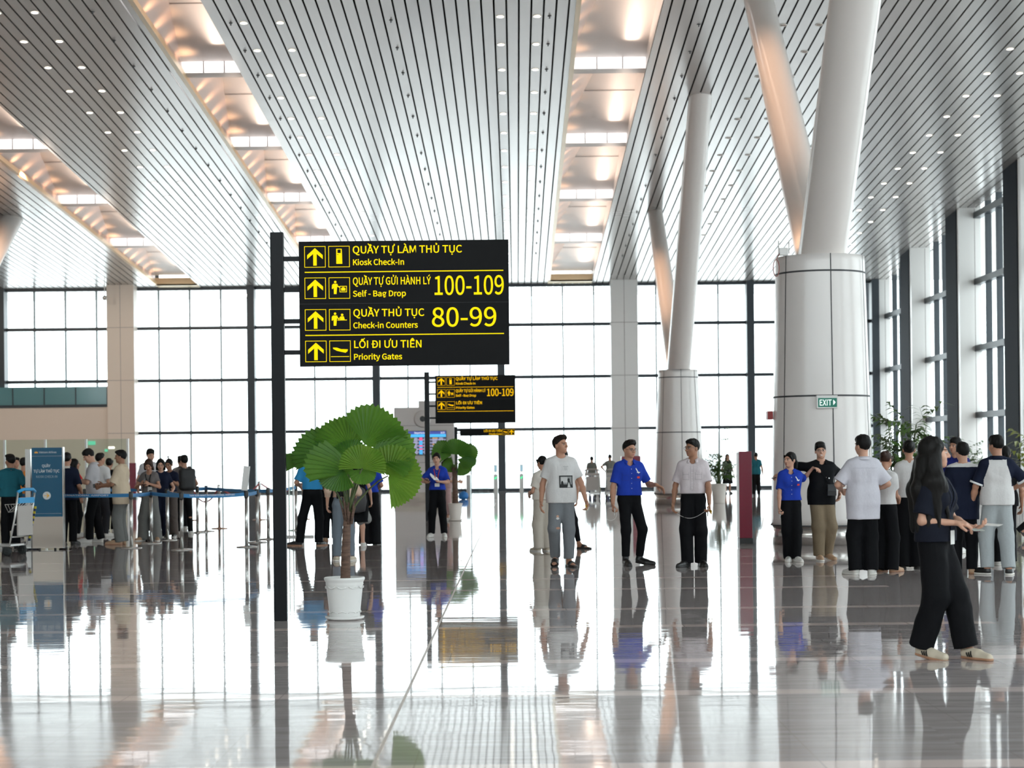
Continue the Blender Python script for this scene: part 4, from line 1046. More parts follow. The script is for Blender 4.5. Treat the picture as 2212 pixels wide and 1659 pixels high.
def mesh_obj(name, V, F, mats, parent, mi=None):
    me = bpy.data.meshes.new(name)
    me.vertices.add(len(V)); me.vertices.foreach_set('co', np.asarray(V, np.float32).ravel())
    me.loops.add(F.size); me.loops.foreach_set('vertex_index', F.astype(np.int32).ravel())
    me.polygons.add(len(F)); me.polygons.foreach_set('loop_start', np.arange(0, F.size, 4, dtype=np.int32))
    me.polygons.foreach_set('use_smooth', np.ones(len(F), bool))
    for m in mats: me.materials.append(m)
    if mi is not None: me.polygons.foreach_set('material_index', mi.astype(np.int32))
    me.update(); me.validate()
    o = bpy.data.objects.new(name, me); COL.objects.link(o)
    if parent: o.parent = parent
    return o
def wrinkle(V, F, amp, seed, fz=38.0, fx=17.0):
    """soft folds of cloth: the surface is pushed in and out along its normal"""
    rg = np.random.RandomState(seed); N = np.zeros_like(V)
    n = np.cross(V[F[:, 2]] - V[F[:, 0]], V[F[:, 3]] - V[F[:, 1]])
    for i in range(4): np.add.at(N, F[:, i], n)
    N /= np.maximum(np.linalg.norm(N, axis=1), 1e-9)[:, None]
    d = np.zeros(len(V))
    for _ in range(7):
        w = np.array([rg.normal() * fx, rg.normal() * fx, rg.normal() * fz * .6]); ph = rg.uniform(0, 6.28)
        warp = 0.35 * np.sin(V @ (rg.normal(size=3) * 9) + rg.uniform(0, 6.28))
        d += np.sin(V @ w + ph + warp * 4) * rg.uniform(.4, 1)
    d = np.sign(d) * np.abs(d) ** 1.2
    return V + N * (np.where(d < 0, d * .3, d) / 4 * amp)[:, None]

def RZ(d):
    t = math.radians(d); return np.array([[math.cos(t), -math.sin(t), 0], [math.sin(t), math.cos(t), 0], [0, 0, 1]])
def RX(d):
    t = math.radians(d); return np.array([[1, 0, 0], [0, math.cos(t), -math.sin(t)], [0, math.sin(t), math.cos(t)]])
def RY(d):
    t = math.radians(d); return np.array([[math.cos(t), 0, math.sin(t)], [0, 1, 0], [-math.sin(t), 0, math.cos(t)]])
def unit(v): v = np.array(v, float); return v / max(np.linalg.norm(v), 1e-9)
def ik(a, b, l1, l2, pole):
    a = np.array(a, float); b = np.array(b, float); d = b - a; L = np.linalg.norm(d); u = d / max(L, 1e-9)
    if L > (l1 + l2) * .997: b = a + u * (l1 + l2) * .997; L = (l1 + l2) * .997
    x = (L * L + l1 * l1 - l2 * l2) / (2 * L); hgt = math.sqrt(max(l1 * l1 - x * x, 0))
    p = np.array(pole, float); p = p - u * (p @ u); p = unit(p)
    return a + u * x + p * hgt, b

# cloth and skin colours
CL = {}
def cloth(name, col, rough=0.8):
    if name not in CL: CL[name] = mat('cloth_' + name, col, rough, 0, 0.12, noise=((60, 60, 60), 0.35, tuple(c * .9 for c in col)), bump=((8, 8, 3.5), 0.5, 0.035), sheen=0.0)
    return CL[name]
SKIN = {k: mat('skin_' + k, c, 0.5, 0, 0.4, noise=((25, 25, 25), 0.4, tuple(x * .93 for x in c))) for k, c in {
    'light': (0.62, 0.345, 0.24), 'mid': (0.50, 0.255, 0.165), 'tan': (0.39, 0.19, 0.115)}.items()}
M_hair = mat('hair_black', (0.008, 0.007, 0.0065), 0.55, 0, 0.18, bump=((160, 160, 14), 0.6, 0.004))
M_hair_b = mat('hair_brown', (0.04, 0.018, 0.012), 0.5, 0, 0.2, bump=((160, 160, 14), 0.6, 0.004))
M_eye_w = mat('eye_white', (0.55, 0.50, 0.47), 0.35); M_eye_d = mat('eye_dark', (0.012, 0.008, 0.006), 0.15); M_brow = mat('brow', (0.035, 0.022, 0.016), 0.7); M_lip = mat('lips', (0.36, 0.13, 0.10), 0.45)
M_lens = mat('glasses_metal', (0.25, 0.25, 0.26), 0.25, 0.8)
M_paper = mat('paper_white', (0.82, 0.81, 0.78), 0.6); M_phone = mat('phone_black', (0.012, 0.012, 0.014), 0.15, 0, .5); M_phone_w = mat('phone_pale', (0.75, 0.74, 0.70), 0.2)
M_card_y = mat('card_yellow', (0.85, 0.50, 0.02), 0.45); M_teeth = mat('teeth', (0.8, 0.78, 0.74), 0.3)
SHOEM = {k: mat('shoe_' + k, c, r) for k, c, r in (('white', (.72, .70, .66), .5), ('black', (.016, .015, .015), .35), ('tan', (.50, .32, .20), .6), ('beige', (.62, .54, .42), .6), ('navy', (.03, .035, .05), .6), ('grey', (.35, .35, .36), .6))}
M_solew = mat('sole_white', (.78, .75, .70), .6); M_solet = mat('sole_gum', (.42, .22, .13), .6)

PEOPLE = {}
def person(key, uv, H, head, label, fem=False, skin='mid', h=0.0065,
           top=None, bottom=None, shoes=('white', M_solew, 'sneaker'), hair='short', hairm=None,
           lh=None, rh=None, lp=None, rp=None, lf=(0.055, 0.0, 8, 0, 0), rf=(-0.055, 0.0, -8, 0, 0), lcurl=.45, rcurl=.45, ld=None, rd=None, ln=None, rn=None,
           yaw=0, pitch=0, roll=0, lean=(0, 0), twist=0, glasses=False, smile=False, group=None, loc=None, bigger=1.0, extra=None):
    """feet: (x, y, toe yaw, lift, heel pitch) and wrists in fractions of the height; +x is the person's left, -y the front"""
    root = thing('person', label, 'person', loc if loc is not None else on_floor(*uv), math.radians(head), group)
    sk = SKIN[skin]; hm = hairm or M_hair; g = lambda *v: np.array(v, float) * H
    sx = 0.079 if fem else 0.089; hx = 0.041; cw = .028 if fem else .034
    TW = RZ(twist); ch = g(lean[0], lean[1], 0)                       # chest offset and twist
    up = lambda v, f=1.0: TW @ np.array(v) + ch * f
    P = {}
    for s, f in ((1, lf), (-1, rf)):
        k = 'L' if s > 0 else 'R'
        hip = g(s * hx, 0.0, .525); hip = hip + ch * 0.0
        fd = RZ(f[2]) @ np.array([0, -1, 0.])
        ft = g(f[0], f[1], 0); pt = math.radians(f[4])
        # heel pivot: the foot turns about its ball
        ball = ft + fd * .075 * H + np.array([0, 0, f[3] * H]); back = fd * -.075 * H * math.cos(pt) + np.array([0, 0, .075 * H * math.sin(pt)])
        heel = ball + back; ank = heel + np.array([0, 0, .047 * H * math.cos(pt)]) + fd * .047 * H * math.sin(pt)
        kn, an = ik(hip, ank, .245 * H, .238 * H, fd * 1.0 + np.array([0, 0, 0]))
        P['hip' + k], P['kn' + k], P['an' + k], P['fd' + k], P['ball' + k], P['heel' + k], P['pt' + k] = hip, kn, an, fd, ball, heel, pt
        sh = up(g(s * sx, .006, .795)); wt = (lh if s > 0 else rh); po = (lp if s > 0 else rp)
        if wt is None: wt = (s * .150, -.02, .505)
        if po is None: po = (s * .35, 1.0, -.25)
        el, wr = ik(sh, g(*wt), .168 * H, .148 * H, po)
        P['sh' + k], P['el' + k], P['wr' + k] = sh, el, wr
    nb = up(g(0, .012, .835)); hc = up(g(0, .004, .872)) + g(0, -.012 * (pitch / 30), 0)
    RH = TW @ RZ(yaw) @ RX(pitch) @ RY(roll); hs = H / 1.70 * (1.03 if not fem else 1.05) * bigger
    hp = lambda x, y, z: hc + RH @ (np.array([x, y, z]) * hs)
    P['hc'], P['RH'], P['hs'], P['TW'], P['ch'], P['H'], P['root'] = hc, RH, hs, TW, ch, H, root
    # ---------------- body
    B = Field()
    xa = lambda a, z, y=0.0, f=1.0: (up(g(-a, y, z), f), up(g(a, y, z), f))
    Tq = [(.535, .039, .053, 0.006, 0.0), (.575, cw + .004, .050, 0.0, .2), (.625, cw - .003 if fem else cw, .045 if fem else .049, -.004, .5), (.69, .034, .050, 0.0, .8), (.75, .039, .053, 0.0, 1.0), (.778, sx - .032, .038, .006, 1.0)]
    for z, a, r, y, f in Tq:
        p, q = xa(a, z, y, f); B.cone(p, q, (r - .003) * H, (r - .003) * H, .02 * H)
    if fem:
        for s in (-1, 1): B.ell(up(g(s * .040, -.046, .735)), g(.034, .030, .034), .02 * H)
    for s in (-1, 1): B.cone(up(g(s * .018, .014, .836)), up(g(s * (sx - .012), .008, .803)), .026 * H, .025 * H, .02 * H)
    B.cone(up(g(0, .012, .80)), hp(0, .012, .045), .034 * H if not fem else .029 * H, .0325 * H if not fem else .028 * H, .014 * H)
    af = .88 if fem else 1.0
    HN = {}
    for s, k in ((1, 'L'), (-1, 'R')):
        sh, el, wr = P['sh' + k], P['el' + k], P['wr' + k]
        B.cone(sh, el, .0285 * H * af, .0215 * H * af, .02 * H); B.cone(el, el + (wr - el) * .35, .021 * H * af, .0222 * H * af, .012 * H); B.cone(el + (wr - el) * .3, wr, .0222 * H * af, .0148 * H * af, .012 * H)
        hip, kn, an = P['hip' + k], P['kn' + k], P['an' + k]
        B.cone(hip, kn, .045 * H, .029 * H, .02 * H); calf = kn + (an - kn) * .3 + np.array([0, .006 * H, 0])
        B.cone(kn, calf, .028 * H, .028 * H, .012 * H); B.cone(calf, an, .028 * H, .019 * H, .012 * H)
        fd, ball, heel = P['fd' + k], P['ball' + k], P['heel' + k]; upv = unit(np.cross(np.cross(fd, ball - heel + 1e-6), ball - heel)) if P['pt' + k] > .02 else np.array([0, 0, 1.])
        if upv[2] < 0: upv = -upv
        B.cone(an, heel + upv * .022 * H, .021 * H, .020 * H, .01 * H); B.cone(heel + upv * .022 * H, ball + upv * .016 * H, .020 * H, .021 * H, .012 * H)
        B.cone(an - upv * .004 * H, ball + upv * .018 * H, .018 * H, .015 * H, .012 * H); toe = ball + fd * .055 * H; B.cone(ball + upv * .015 * H, toe + upv * .012 * H, .021 * H, .014 * H, .01 * H, sq=(tuple(upv), .6))
        P['up' + k] = upv; P['toe' + k] = toe
        # hand: palm plus four fingers and a thumb
        fwd = unit(el * 0 + wr - el); dd = ld if s > 0 else rd; nn = ln if s > 0 else rn; cu = lcurl if s > 0 else rcurl
        if dd is not None: fwd = unit(dd)
        pn = np.array(nn, float) if nn is not None else np.array([-s * 1.0, -.25, 0.0])       # the palm looks this way
        pn = unit(pn - fwd * (pn @ fwd)); sd = np.cross(fwd, pn) * s                             # sd points to the thumb side
        if nn is None and sd[1] > 0: sd = -sd
        hl = .104 * H; w = .0185 * H; thick = max(.0066 * H, h * .98)
        kn0 = wr + fwd * hl * .46
        for i, o in enumerate((-1.1, -.37, .37, 1.1)):
            B.cone(wr + fwd * hl * .06 + sd * o * w * .5, kn0 + sd * o * w + fwd * hl * (.02 - .03 * abs(o)), thick * 1.15, thick * 1.1, .008 * H)
            p = kn0 + sd * o * w * 1.05 + fwd * hl * (.02 - .03 * abs(o)); a = 0.0; Lf = (.80, .96, 1.0, .9)[i] if s * 0 == 0 else 1
            for j, (ln_, tr) in enumerate(((.24, 1.0), (.16, .92), (.12, .82))):
                a += cu * (1.0, 1.25, .9)[j] * (1 + .12 * (1.5 - i) * .4); dr = fwd * math.cos(a) + pn * math.sin(a); q = p + dr * hl * ln_ * Lf
                B.cone(p, q, thick * tr, thick * tr * .93, .003 * H); p = q
            if i == 3: HN['idx' + k] = p
        tb = wr + fwd * hl * .14 + sd * w * 1.0; t1 = tb + (sd * .75 + fwd * .6 + pn * .35) * hl * .22; t2 = t1 + unit(fwd * .9 + sd * .25 + pn * (.3 + .5 * cu)) * hl * .24
        B.cone(tb, t1, thick * 1.3, thick * 1.1, .006 * H); B.cone(t1, t2, thick * 1.08, thick * .9, .004 * H)
        P['palm' + k] = wr + fwd * hl * .42 + pn * thick * 2.2; P['fwd' + k] = fwd; P['pn' + k] = pn; P['sd' + k] = sd
    # head
    def HE(x, y, z, rx, ry, rz, k=.02, sub=False): B.ell(hp(x, y, z), np.array([rx, ry, rz]) * hs, k * hs, RH, sub)
    def HC(a, b, ra, rb, k=.015, sub=False): B.cone(hp(*a), hp(*b), ra * hs, rb * hs, k * hs, sub)
    HE(0, .012, .128, .070, .090, .088); HE(0, -.022, .090, .062, .066, .078)
    HE(0, -.036, .045, .046 if fem else .051, .048, .046, .03); HE(0, -.072, .017, .017, .014, .014, .025)
    for s in (-1, 1):
        HE(s * .043, -.050, .078, .020, .022, .024, .02); HE(s * .033, -.088, .108, .015, .012, .009, .012, True)
        HE(s * .031, -.075, .107, .0125, .0125, .0115, .004); HE(s * .072, .012, .092, .008, .017, .030, .008)
        HC((s * .012, -.088, .128), (s * .048, -.074, .130), .007, .006, .012)
        HC((s * .004, -.104, .079), (s * .013, -.092, .077), .009, .007, .006)
    HC((0, -.086, .118), (0, -.107, .082), .0085, .0115, .010)
    HC((-.017, -.083, .0485), (.017, -.083, .0485), .0065, .0065, .006); HC((-.013, -.083, .040), (.013, -.083, .040), .0075, .0075, .006)
    V, F = B.mesh(h); ctr = V[F].mean(1); Lc = (ctr - hc) @ RH / hs
    mi = np.zeros(len(F), int); fr = Lc[:, 1] < -.055; ax_ = np.abs(Lc[:, 0])
    eye = fr & (((ax_ - .031) / .0140) ** 2 + ((Lc[:, 2] - .1068) / .0052) ** 2 < 1); mi[eye] = 1
    mi[eye & (((ax_ - .031) / .0080) ** 2 + ((Lc[:, 2] - .1068) / .0085) ** 2 < 1)] = 2
    mi[fr & (np.abs(Lc[:, 2] - (.1290 - .06 * np.abs(ax_ - .033) + .05 * (ax_ < .033) * (.033 - ax_))) < .0032) & (ax_ > .014) & (ax_ < .052)] = 3
    mi[fr & (np.abs(ax_ - .031) < .018) & (np.abs(Lc[:, 2] - .1155) < .0016)] = 3          # lash line
    lipb = (Lc[:, 1] < -.068) & (ax_ < .0215) & (Lc[:, 2] > .033) & (Lc[:, 2] < .0545) & (ax_ / .0215 + np.abs(Lc[:, 2] - .0437) / .014 < 1.05); mi[lipb] = 4
    if smile: mi[(Lc[:, 1] < -.068) & (ax_ < .016) & (np.abs(Lc[:, 2] - .0445) < .004)] = 5
    mesh_obj('body', V, F, [sk, M_eye_w, M_eye_d, M_brow, M_lip, M_teeth], root, mi)
    # ---------------- hair
    hr = Field()
    def QE(x, y, z, rx, ry, rz, k=.02, sub=False): hr.ell(hp(x, y, z), np.array([rx, ry, rz]) * hs, k * hs, RH, sub)
    def QC(a, b, ra, rb, k=.02, sub=False, sq=None): hr.cone(hp(*a), hp(*b), ra * hs, rb * hs, k * hs, sub, sq=sq)
    if hair in ('short', 'quiff', 'fringe', 'crop'):
        t = .006 if hair == 'crop' else .0
        QE(0, .016, .137, .079 - t, .099 - t, .094 - t)
        if hair == 'quiff': QE(0, -.058, .196, .055, .040, .034, .03); QE(.02, -.02, .218, .05, .05, .022, .02)
        if hair == 'fringe': QE(0, -.052, .180, .058, .034, .030, .025); QE(0, .004, .198, .066, .076, .034, .03)
        if hair == 'short': QE(.012, -.045, .194, .058, .045, .030, .03)
        z0 = {'short': .196, 'quiff': .206, 'fringe': .168, 'crop': .200}[hair]
        fr_, bk = np.array([0, -.105, z0]), np.array([0, .095, .036])
        d = bk - fr_; nrm = np.array([0, d[2], -d[1]]); nrm = nrm if nrm[2] < 0 else -nrm
        hr.cut(hp(*fr_), RH @ nrm)
        for s in (-1, 1): QC((s * .070, -.016, .135), (s * .0665, -.012, .098), .009, .005, .004)      # sideburns re-added below the cut line are trimmed with it
    elif hair in ('bun', 'pony', 'topbun', 'lowbun'):
        QE(0, .016, .135, .076, .097, .091)
        QE(0, -.078, .085, .056, .060, .074, .012, True)
        if hair == 'bun': QE(0, .105, .15, .040, .036, .038, .012)
        if hair == 'lowbun': QE(0, .108, .095, .045, .034, .040, .012)
        if hair == 'topbun': QC((0, .01, .215), (0, .012, .262), .010, .014, .01); QE(0, .012, .272, .017, .017, .016, .008)
        if hair == 'pony': QC((0, .10, .125), (0, .135, .06), .022, .026); QC((0, .135, .06), (0, .13, -.12), .026, .012)
        hr.cut(hp(0, -.06, .062), RH @ np.array([0, -.45, -1]))
        for s in (-1, 1): QC((s * .060, -.058, .165), (s * .070, -.020, .09), .014, .008, .012)
    elif hair in ('long', 'mid', 'bob'):
        QE(0, .018, .135, .081, .100, .095)
        Lz = {'long': -.36, 'mid': -.18, 'bob': .0}[hair]
        QC((0, .045, .11), (0, .085, .0), .078, .080, .03, sq=(tuple(RH @ np.array([0, 1., 0])), .62))
        if Lz < -.02: QC((0, .085, .0), (0, .105, Lz), .080, .070, .03, sq=(tuple(RH @ np.array([0, 1., 0])), .38))
        for s in (-1, 1):
            QC((s * .066, -.020, .15), (s * .075, .005, .05), .020, .022, .015); QC((s * .075, .005, .05), (s * .078, .02, max(Lz, -.06)), .022, .024, .015)
            if hair == 'bob': QC((s * .055, -.06, .16), (s * .068, -.035, .06), .014, .012, .012)
        QE(0, -.085, .080, .055, .068, .085, .012, True)
    if extra and 'hair' in extra: extra['hair'](QC, QE)
    if hair != 'none':
        Vh, Fh = hr.mesh(max(h * .85, .0048)); Vh = wrinkle(Vh, Fh, .0045 * hs, 7 + len(PEOPLE), 40, 90)
        mesh_obj('hair', Vh, Fh, [hm], root)
    # ---------------- top garment
    hg = max(h * 1.12, .007); bvh = None
    if top:
        G = Field(); lo_ = top.get('loose', .012) * .8 * H; hem = top.get('hem', .50)
        for z, a, r, y, f in Tq:
            if z < hem - .03: continue
            p, q = xa(a, z, y, f); G.cone(p, q, r * H + lo_, r * H + lo_, .04 * H)
        if fem:
            for s in (-1, 1): G.ell(up(g(s * .040, -.046, .735)), g(.034, .030, .034) + lo_ * .7, .03 * H)
        if hem < .56:
            r2 = .052 * H + lo_ * (1.25 if hem < .5 else 1.1)
            p, q = xa(.040, max(hem - .02, .40), 0, .0); p2, q2 = xa(.038, .60, 0, .3)
            for t in np.linspace(0, 1, 5): G.cone(p + (p2 - p) * t, q + (q2 - q) * t, r2, r2, .03 * H)
        for s in (-1, 1): G.cone(up(g(s * .022, .013, .834)), up(g(s * (sx - .012), .008, .803)), .027 * H + lo_ * .45, .027 * H + lo_ * .6, .02 * H)
        sl = top.get('sleeve', .62); sr = (top.get('sleeve_r', .040) * .76 + .002) * H
        for k in ('L', 'R'):
            sh, el, wr = P['sh' + k], P['el' + k], P['wr' + k]
            if sl <= 1: G.cone(sh, sh + (el - sh) * sl, .030 * H * af + lo_ * .45, sr, .03 * H, flat_b=True)
            else:
                G.cone(sh, el, .030 * H + lo_ * .5, .026 * H + lo_ * .4, .03 * H); G.cone(el, el + (wr - el) * (sl - 1), .026 * H + lo_ * .4, .021 * H + lo_ * .2, .02 * H, flat_b=True)
        G.cut(up(g(0, 0, hem), 0), (0, 0, -1))
        v = top.get('neck', .0)
        G.cone(up(g(0, .014, .850)), up(g(0, .008, .95)), .041 * H, .05 * H, .006, True, flat_a=True)
        G.ell(up(g(0, -.034, .855 - v * .5)), g(.044 if not top.get('collar') else .032, .044, .024 + v), .006, None, True)
        G.cut(up(g(0, 0, .875)), (0, 0, 1))
        Vt, Ft = G.mesh(hg); Vt = wrinkle(Vt, Ft, top.get('fold', .0055) * H / 1.7, len(PEOPLE) * 3 + 1)
        mats_ = [top['mat']]; mi_ = None
        if 'raglan' in top:
            mats_.append(top['raglan']); C = (Vt[Ft].mean(1) - ch) @ TW / H
            bound = .062 + .55 * np.maximum(0, .80 - C[:, 2]) * .6
            mi_ = ((np.abs(C[:, 0]) > np.minimum(bound, .098)) & (C[:, 2] > .64) | (C[:, 2] > .832)).astype(int)
            mats_.append(M_white)
        if 'band' in top:
            mats_.append(top['band']); C = (Vt[Ft].mean(1) - ch) @ TW / H; mi_ = ((C[:, 2] > .822 - .0 * C[:, 1])).astype(int)
        t_o = mesh_obj(top.get('name', 'shirt'), Vt, Ft, mats_, root, mi_)
        bvh = BVHTree.FromPolygons([Vector(p) for p in Vt], [tuple(int(i) for i in f) for f in Ft]); P['bvh'] = bvh; P['top'] = t_o
        if top.get('collar'):
            cb = MB(); cm = top.get('collar_mat', top['mat']); vs = []; fs = []; nseg = 20
            op = .5 if top.get('open', True) else .15
            for i in range(nseg + 1):
                a = math.radians(-90) + op + (2 * math.pi - 2 * op) * i / nseg
                rr = (.039 if not fem else .035) * H; x, y = rr * math.cos(a), rr * math.sin(a) * 1.05; front = max(0, -math.sin(a)) ** 2
                zt = .861 - .024 * front; zb = .838 - .034 * front
                for r_, z_ in ((.95, zt - .004), (1.06, zt), (1.42 + .35 * front, zb)):
                    vs.append(up(np.array([x * r_, y * r_ + .010 * H, z_ * H])))
            for i in range(nseg):
                for j in range(2): fs.append((i * 3 + j, i * 3 + j + 1, i * 3 + 4 + j, i * 3 + 3 + j))
            cb.add(vs, fs, cm, True); co = cb.build('collar', parent=root, fixn=False); so = co.modifiers.new('thick', 'SOLIDIFY'); so.thickness = .004
    # ---------------- bottom garment
    if bottom:
        W = Field(); bl = bottom.get('loose', .008) * H; hemz = bottom.get('hem', .035); kind = bottom.get('kind', 'pants'); wz = bottom.get('waist', .59)
        if top and top.get('hem', .5) < wz: wz = top.get('hem', .5) + .022
        for z, a, r, y, f in Tq[:2]:
            p, q = xa(a, z, y, f); W.cone(p, q, r * H + bl * .4, r * H + bl * .4, .02 * H)
        p, q = xa(cw + .002, wz, 0, .3); W.cone(p, q, .050 * H + .005 * H, .050 * H + .005 * H, .02 * H)
        if kind == 'pants':
            rt, rk, ra = [q * .94 for q in bottom.get('r', (.060, .047, .040))]
            for k in ('L', 'R'):
                hip, kn, an = P['hip' + k], P['kn' + k], P['an' + k]
                W.cone(hip - g(0, 0, .01), kn, rt * H, rk * H, .025 * H)
                e = kn + (an - kn) * min(1.0, (kn[2] - hemz * H) / max(kn[2] - an[2], .01)) if an[2] < hemz * H else an + (an - kn) * ((an[2] - hemz * H) / max(kn[2] - an[2], .05)) * (1 if P['pt' + k] < .1 else .4)
                W.cone(kn, e, rk * H, ra * H, .02 * H, flat_b=True)
            W.cut((0, 0, hemz * H * .6), (0, 0, -1))
        else:
            zl = bottom.get('hem', .27); 
            for t in np.linspace(0, 1, 7):
                z = .56 + (zl - .56) * t; wd = .044 + bottom.get('flare', .025) * t; rr = .058 + .01 * t; W.cone(g(-wd, 0, z), g(wd, 0, z), rr * H, rr * H, .03 * H)
            W.cut(g(0, 0, zl), (0, 0, -1))
        W.cut(g(0, 0, wz), (0, 0, 1))
        Vb, Fb = W.mesh(hg); Vb = wrinkle(Vb, Fb, bottom.get('fold', .006) * H / 1.7, len(PEOPLE) * 5 + 2, 30, 16)
        bo = mesh_obj('trousers' if kind == 'pants' else 'skirt', Vb, Fb, [bottom['mat']], root)
        P['bvh2'] = BVHTree.FromPolygons([Vector(p) for p in Vb], [tuple(int(i) for i in f) for f in Fb])
        if bottom.get('belt'):
            bt = Field(); p, q = xa(cw + .003, wz - .012, 0, .3); bt.cone(p, q, .057 * H, .057 * H, .01); bt.cut(g(0, 0, wz + .002), (0, 0, 1)); bt.cut(g(0, 0, wz - .022), (0, 0, -1))
            Vq, Fq = bt.mesh(hg); be = mesh_obj('belt', Vq, Fq, [SHOEM['black']], root)
            bk = MB(); bk.cbox((0, -.062 * H, (wz - .01) * H), (.045, .012, .034), M_chrome); bk.build('buckle', parent=be)
    # ---------------- shoes
    sm, sole, style = shoes; sm = SHOEM.get(sm, sm) if isinstance(sm, str) else sm
    for k in ('L', 'R'):
        fd, ball, heel, toe, upv, an = [P[x + k] for x in ('fd', 'ball', 'heel', 'toe', 'up', 'an')]; S = Field(); ax3 = unit(ball - heel)
        toe2 = toe + fd * .010 * H
        if style != 'slide':
            S.cone(heel + upv * .024 * H, ball + upv * .018 * H, .026 * H, .027 * H, .012 * H); S.cone(ball + upv * .018 * H, toe2 + upv * .014 * H, .027 * H, .019 * H, .012 * H)
            S.cone(heel + upv * .026 * H + ax3 * .03 * H, ball + upv * .026 * H, .026 * H, .018 * H, .012 * H)
            if style == 'boot': S.cone(heel + upv * .03 * H, an + upv * .045 * H, .027 * H, .028 * H, .012 * H, flat_b=True)
            else: S.cone(heel + upv * .03 * H, an - upv * .004 * H, .025 * H, .024 * H, .01 * H, flat_b=True)
        else:
            mid = ball - ax3 * .015 * H
            S.cone(mid - ax3 * .012 * H + upv * .018 * H, mid + ax3 * .028 * H + upv * .014 * H, .030 * H, .028 * H, .01 * H, flat_a=True, flat_b=True)
        S.cut(heel + upv * .001, -upv)
        Vs, Fs = S.mesh(max(h * .8, .0055)); so = mesh_obj('shoe' if style != 'slide' else 'sandal', Vs, Fs, [sm], root)
        Q = Field(); tk = .012 * H if style != 'slide' else .016 * H
        Q.cone(heel + upv * .004 * H, ball + upv * .004 * H, .027 * H, .031 * H, .012 * H); Q.cone(ball + upv * .004 * H, toe2 + upv * .004 * H, .031 * H, .022 * H, .012 * H)
        Q.cut(heel + upv * tk, upv); Q.cut(heel, -upv)
        Vs, Fs = Q.mesh(max(h * .8, .0055)); mesh_obj('sole', Vs, Fs, [sole], so)
    if glasses:
        gm = MB()
        for s in (-1, 1):
            c = np.array([s * .033, -.098, .107]); gm.tube([hp(c[0] + .0235 * math.cos(t), c[1], c[2] + .019 * math.sin(t)) for t in np.linspace(0, 6.2832, 17)], .0016, M_lens, 5)
            gm.tube([hp(s * .056, -.097, .112), hp(s * .073, -.055, .112), hp(s * .074, .01, .105)], .0016, M_lens, 5)
        gm.tube([hp(-.010, -.102, .11), hp(.010, -.102, .11)], .0016, M_lens, 5); gm.build('glasses', parent=root)
    PEOPLE[key] = P
    return P

def decal(P, name, x0, x1, z0, z1, m, side=-1, nx=8, nz=8, off=.004, keep=None, bvh='bvh', parent=None):
    """a patch that lies on the garment: x, z in fractions of the height in the chest's frame, side -1 is the front"""
    H, TW, ch = P['H'], P['TW'], P['ch']; mb = MB(); vs = []; ok = []; fs = []
    d = Vector(TW @ np.array([0, -side, 0.]))
    for j in range(nz + 1):
        for i in range(nx + 1):
            x = x0 + (x1 - x0) * i / nx; z = z0 + (z1 - z0) * j / nz
            o = Vector(TW @ (np.array([x, side * .5, z]) * H) + ch); hit = P[bvh].ray_cast(o, d)
            ok.append(hit[0] is not None and (keep is None or keep((x - x0) / (x1 - x0), (z - z0) / (z1 - z0)))); vs.append((hit[0] if hit[0] is not None else o) - d * off)
    for j in range(nz):
        for i in range(nx):
            q = (j * (nx + 1) + i, j * (nx + 1) + i + 1, (j + 1) * (nx + 1) + i + 1, (j + 1) * (nx + 1) + i)
            if all(ok[t] for t in q): fs.append(q)
    if fs: mb.add(vs, fs, m, True); return mb.build(name, parent=parent or P['top'], fixn=False)
def on_chest(P, x, z, side=-1, off=.008, bvh='bvh'):
    H, TW, ch = P['H'], P['TW'], P['ch']; o = Vector(TW @ (np.array([x, side * .5, z]) * H) + ch); d = Vector(TW @ np.array([0, -side, 0.]))
    hit = P[bvh].ray_cast(o, d); return (hit[0] - d * off) if hit[0] is not None else o + d * .4 * H
def world_pt(P, v): r = P['root']; return Matrix.Rotation(r.rotation_euler.z, 4, 'Z') @ Vector(v) + r.location
def lanyard(P, x, z, strap, badge, side=-1, bw=.052, bh=.075):
    pts = []; mb = MB()
    for s in (-1, 1):
        ps = [on_chest(P, s * .035 + (x - s * .035) * t, .815 + (z + .025 - .815) * t, side) for t in np.linspace(0, 1, 9)]
        mb.ribbon(ps, .016, strap, up=(1, 0, 0), thick=.002)
    o = mb.build('lanyard', parent=P['root']); p = on_chest(P, x, z, side, .012)
    b = MB(); b.cbox(p, (bw, .004, bh), badge); b.build('badge', parent=o)
def held(P, hand, name, label, cat, size, m, R=(0, 0, 0), off=(0, 0, 0), face=None):
    """a flat thing held in a hand: size along the fingers, across, thickness"""
    f, p, s = P['fwd' + hand], P['pn' + hand], P['sd' + hand]; c = P['palm' + hand] + f * off[0] + s * off[1] + p * off[2]
    M3 = np.stack([f, s, p], 1) @ RZ(R[2]) @ RY(R[1]) @ RX(R[0]); M = Matrix([[*M3[i], c[i]] for i in range(3)] + [[0, 0, 0, 1]])
    b = MB(); b.cbox((size[0] * .35, 0, 0), size, m, M)
    if face: b.cbox((size[0] * .35, 0, size[2] * .6), (size[0] * .9, size[1] * .9, .001), face, M)
    rt = P['root']; o = b.build(name, bevel=min(size) * .3); o.location = rt.location; o.rotation_euler.z = rt.rotation_euler.z; return tag(o, label, cat)
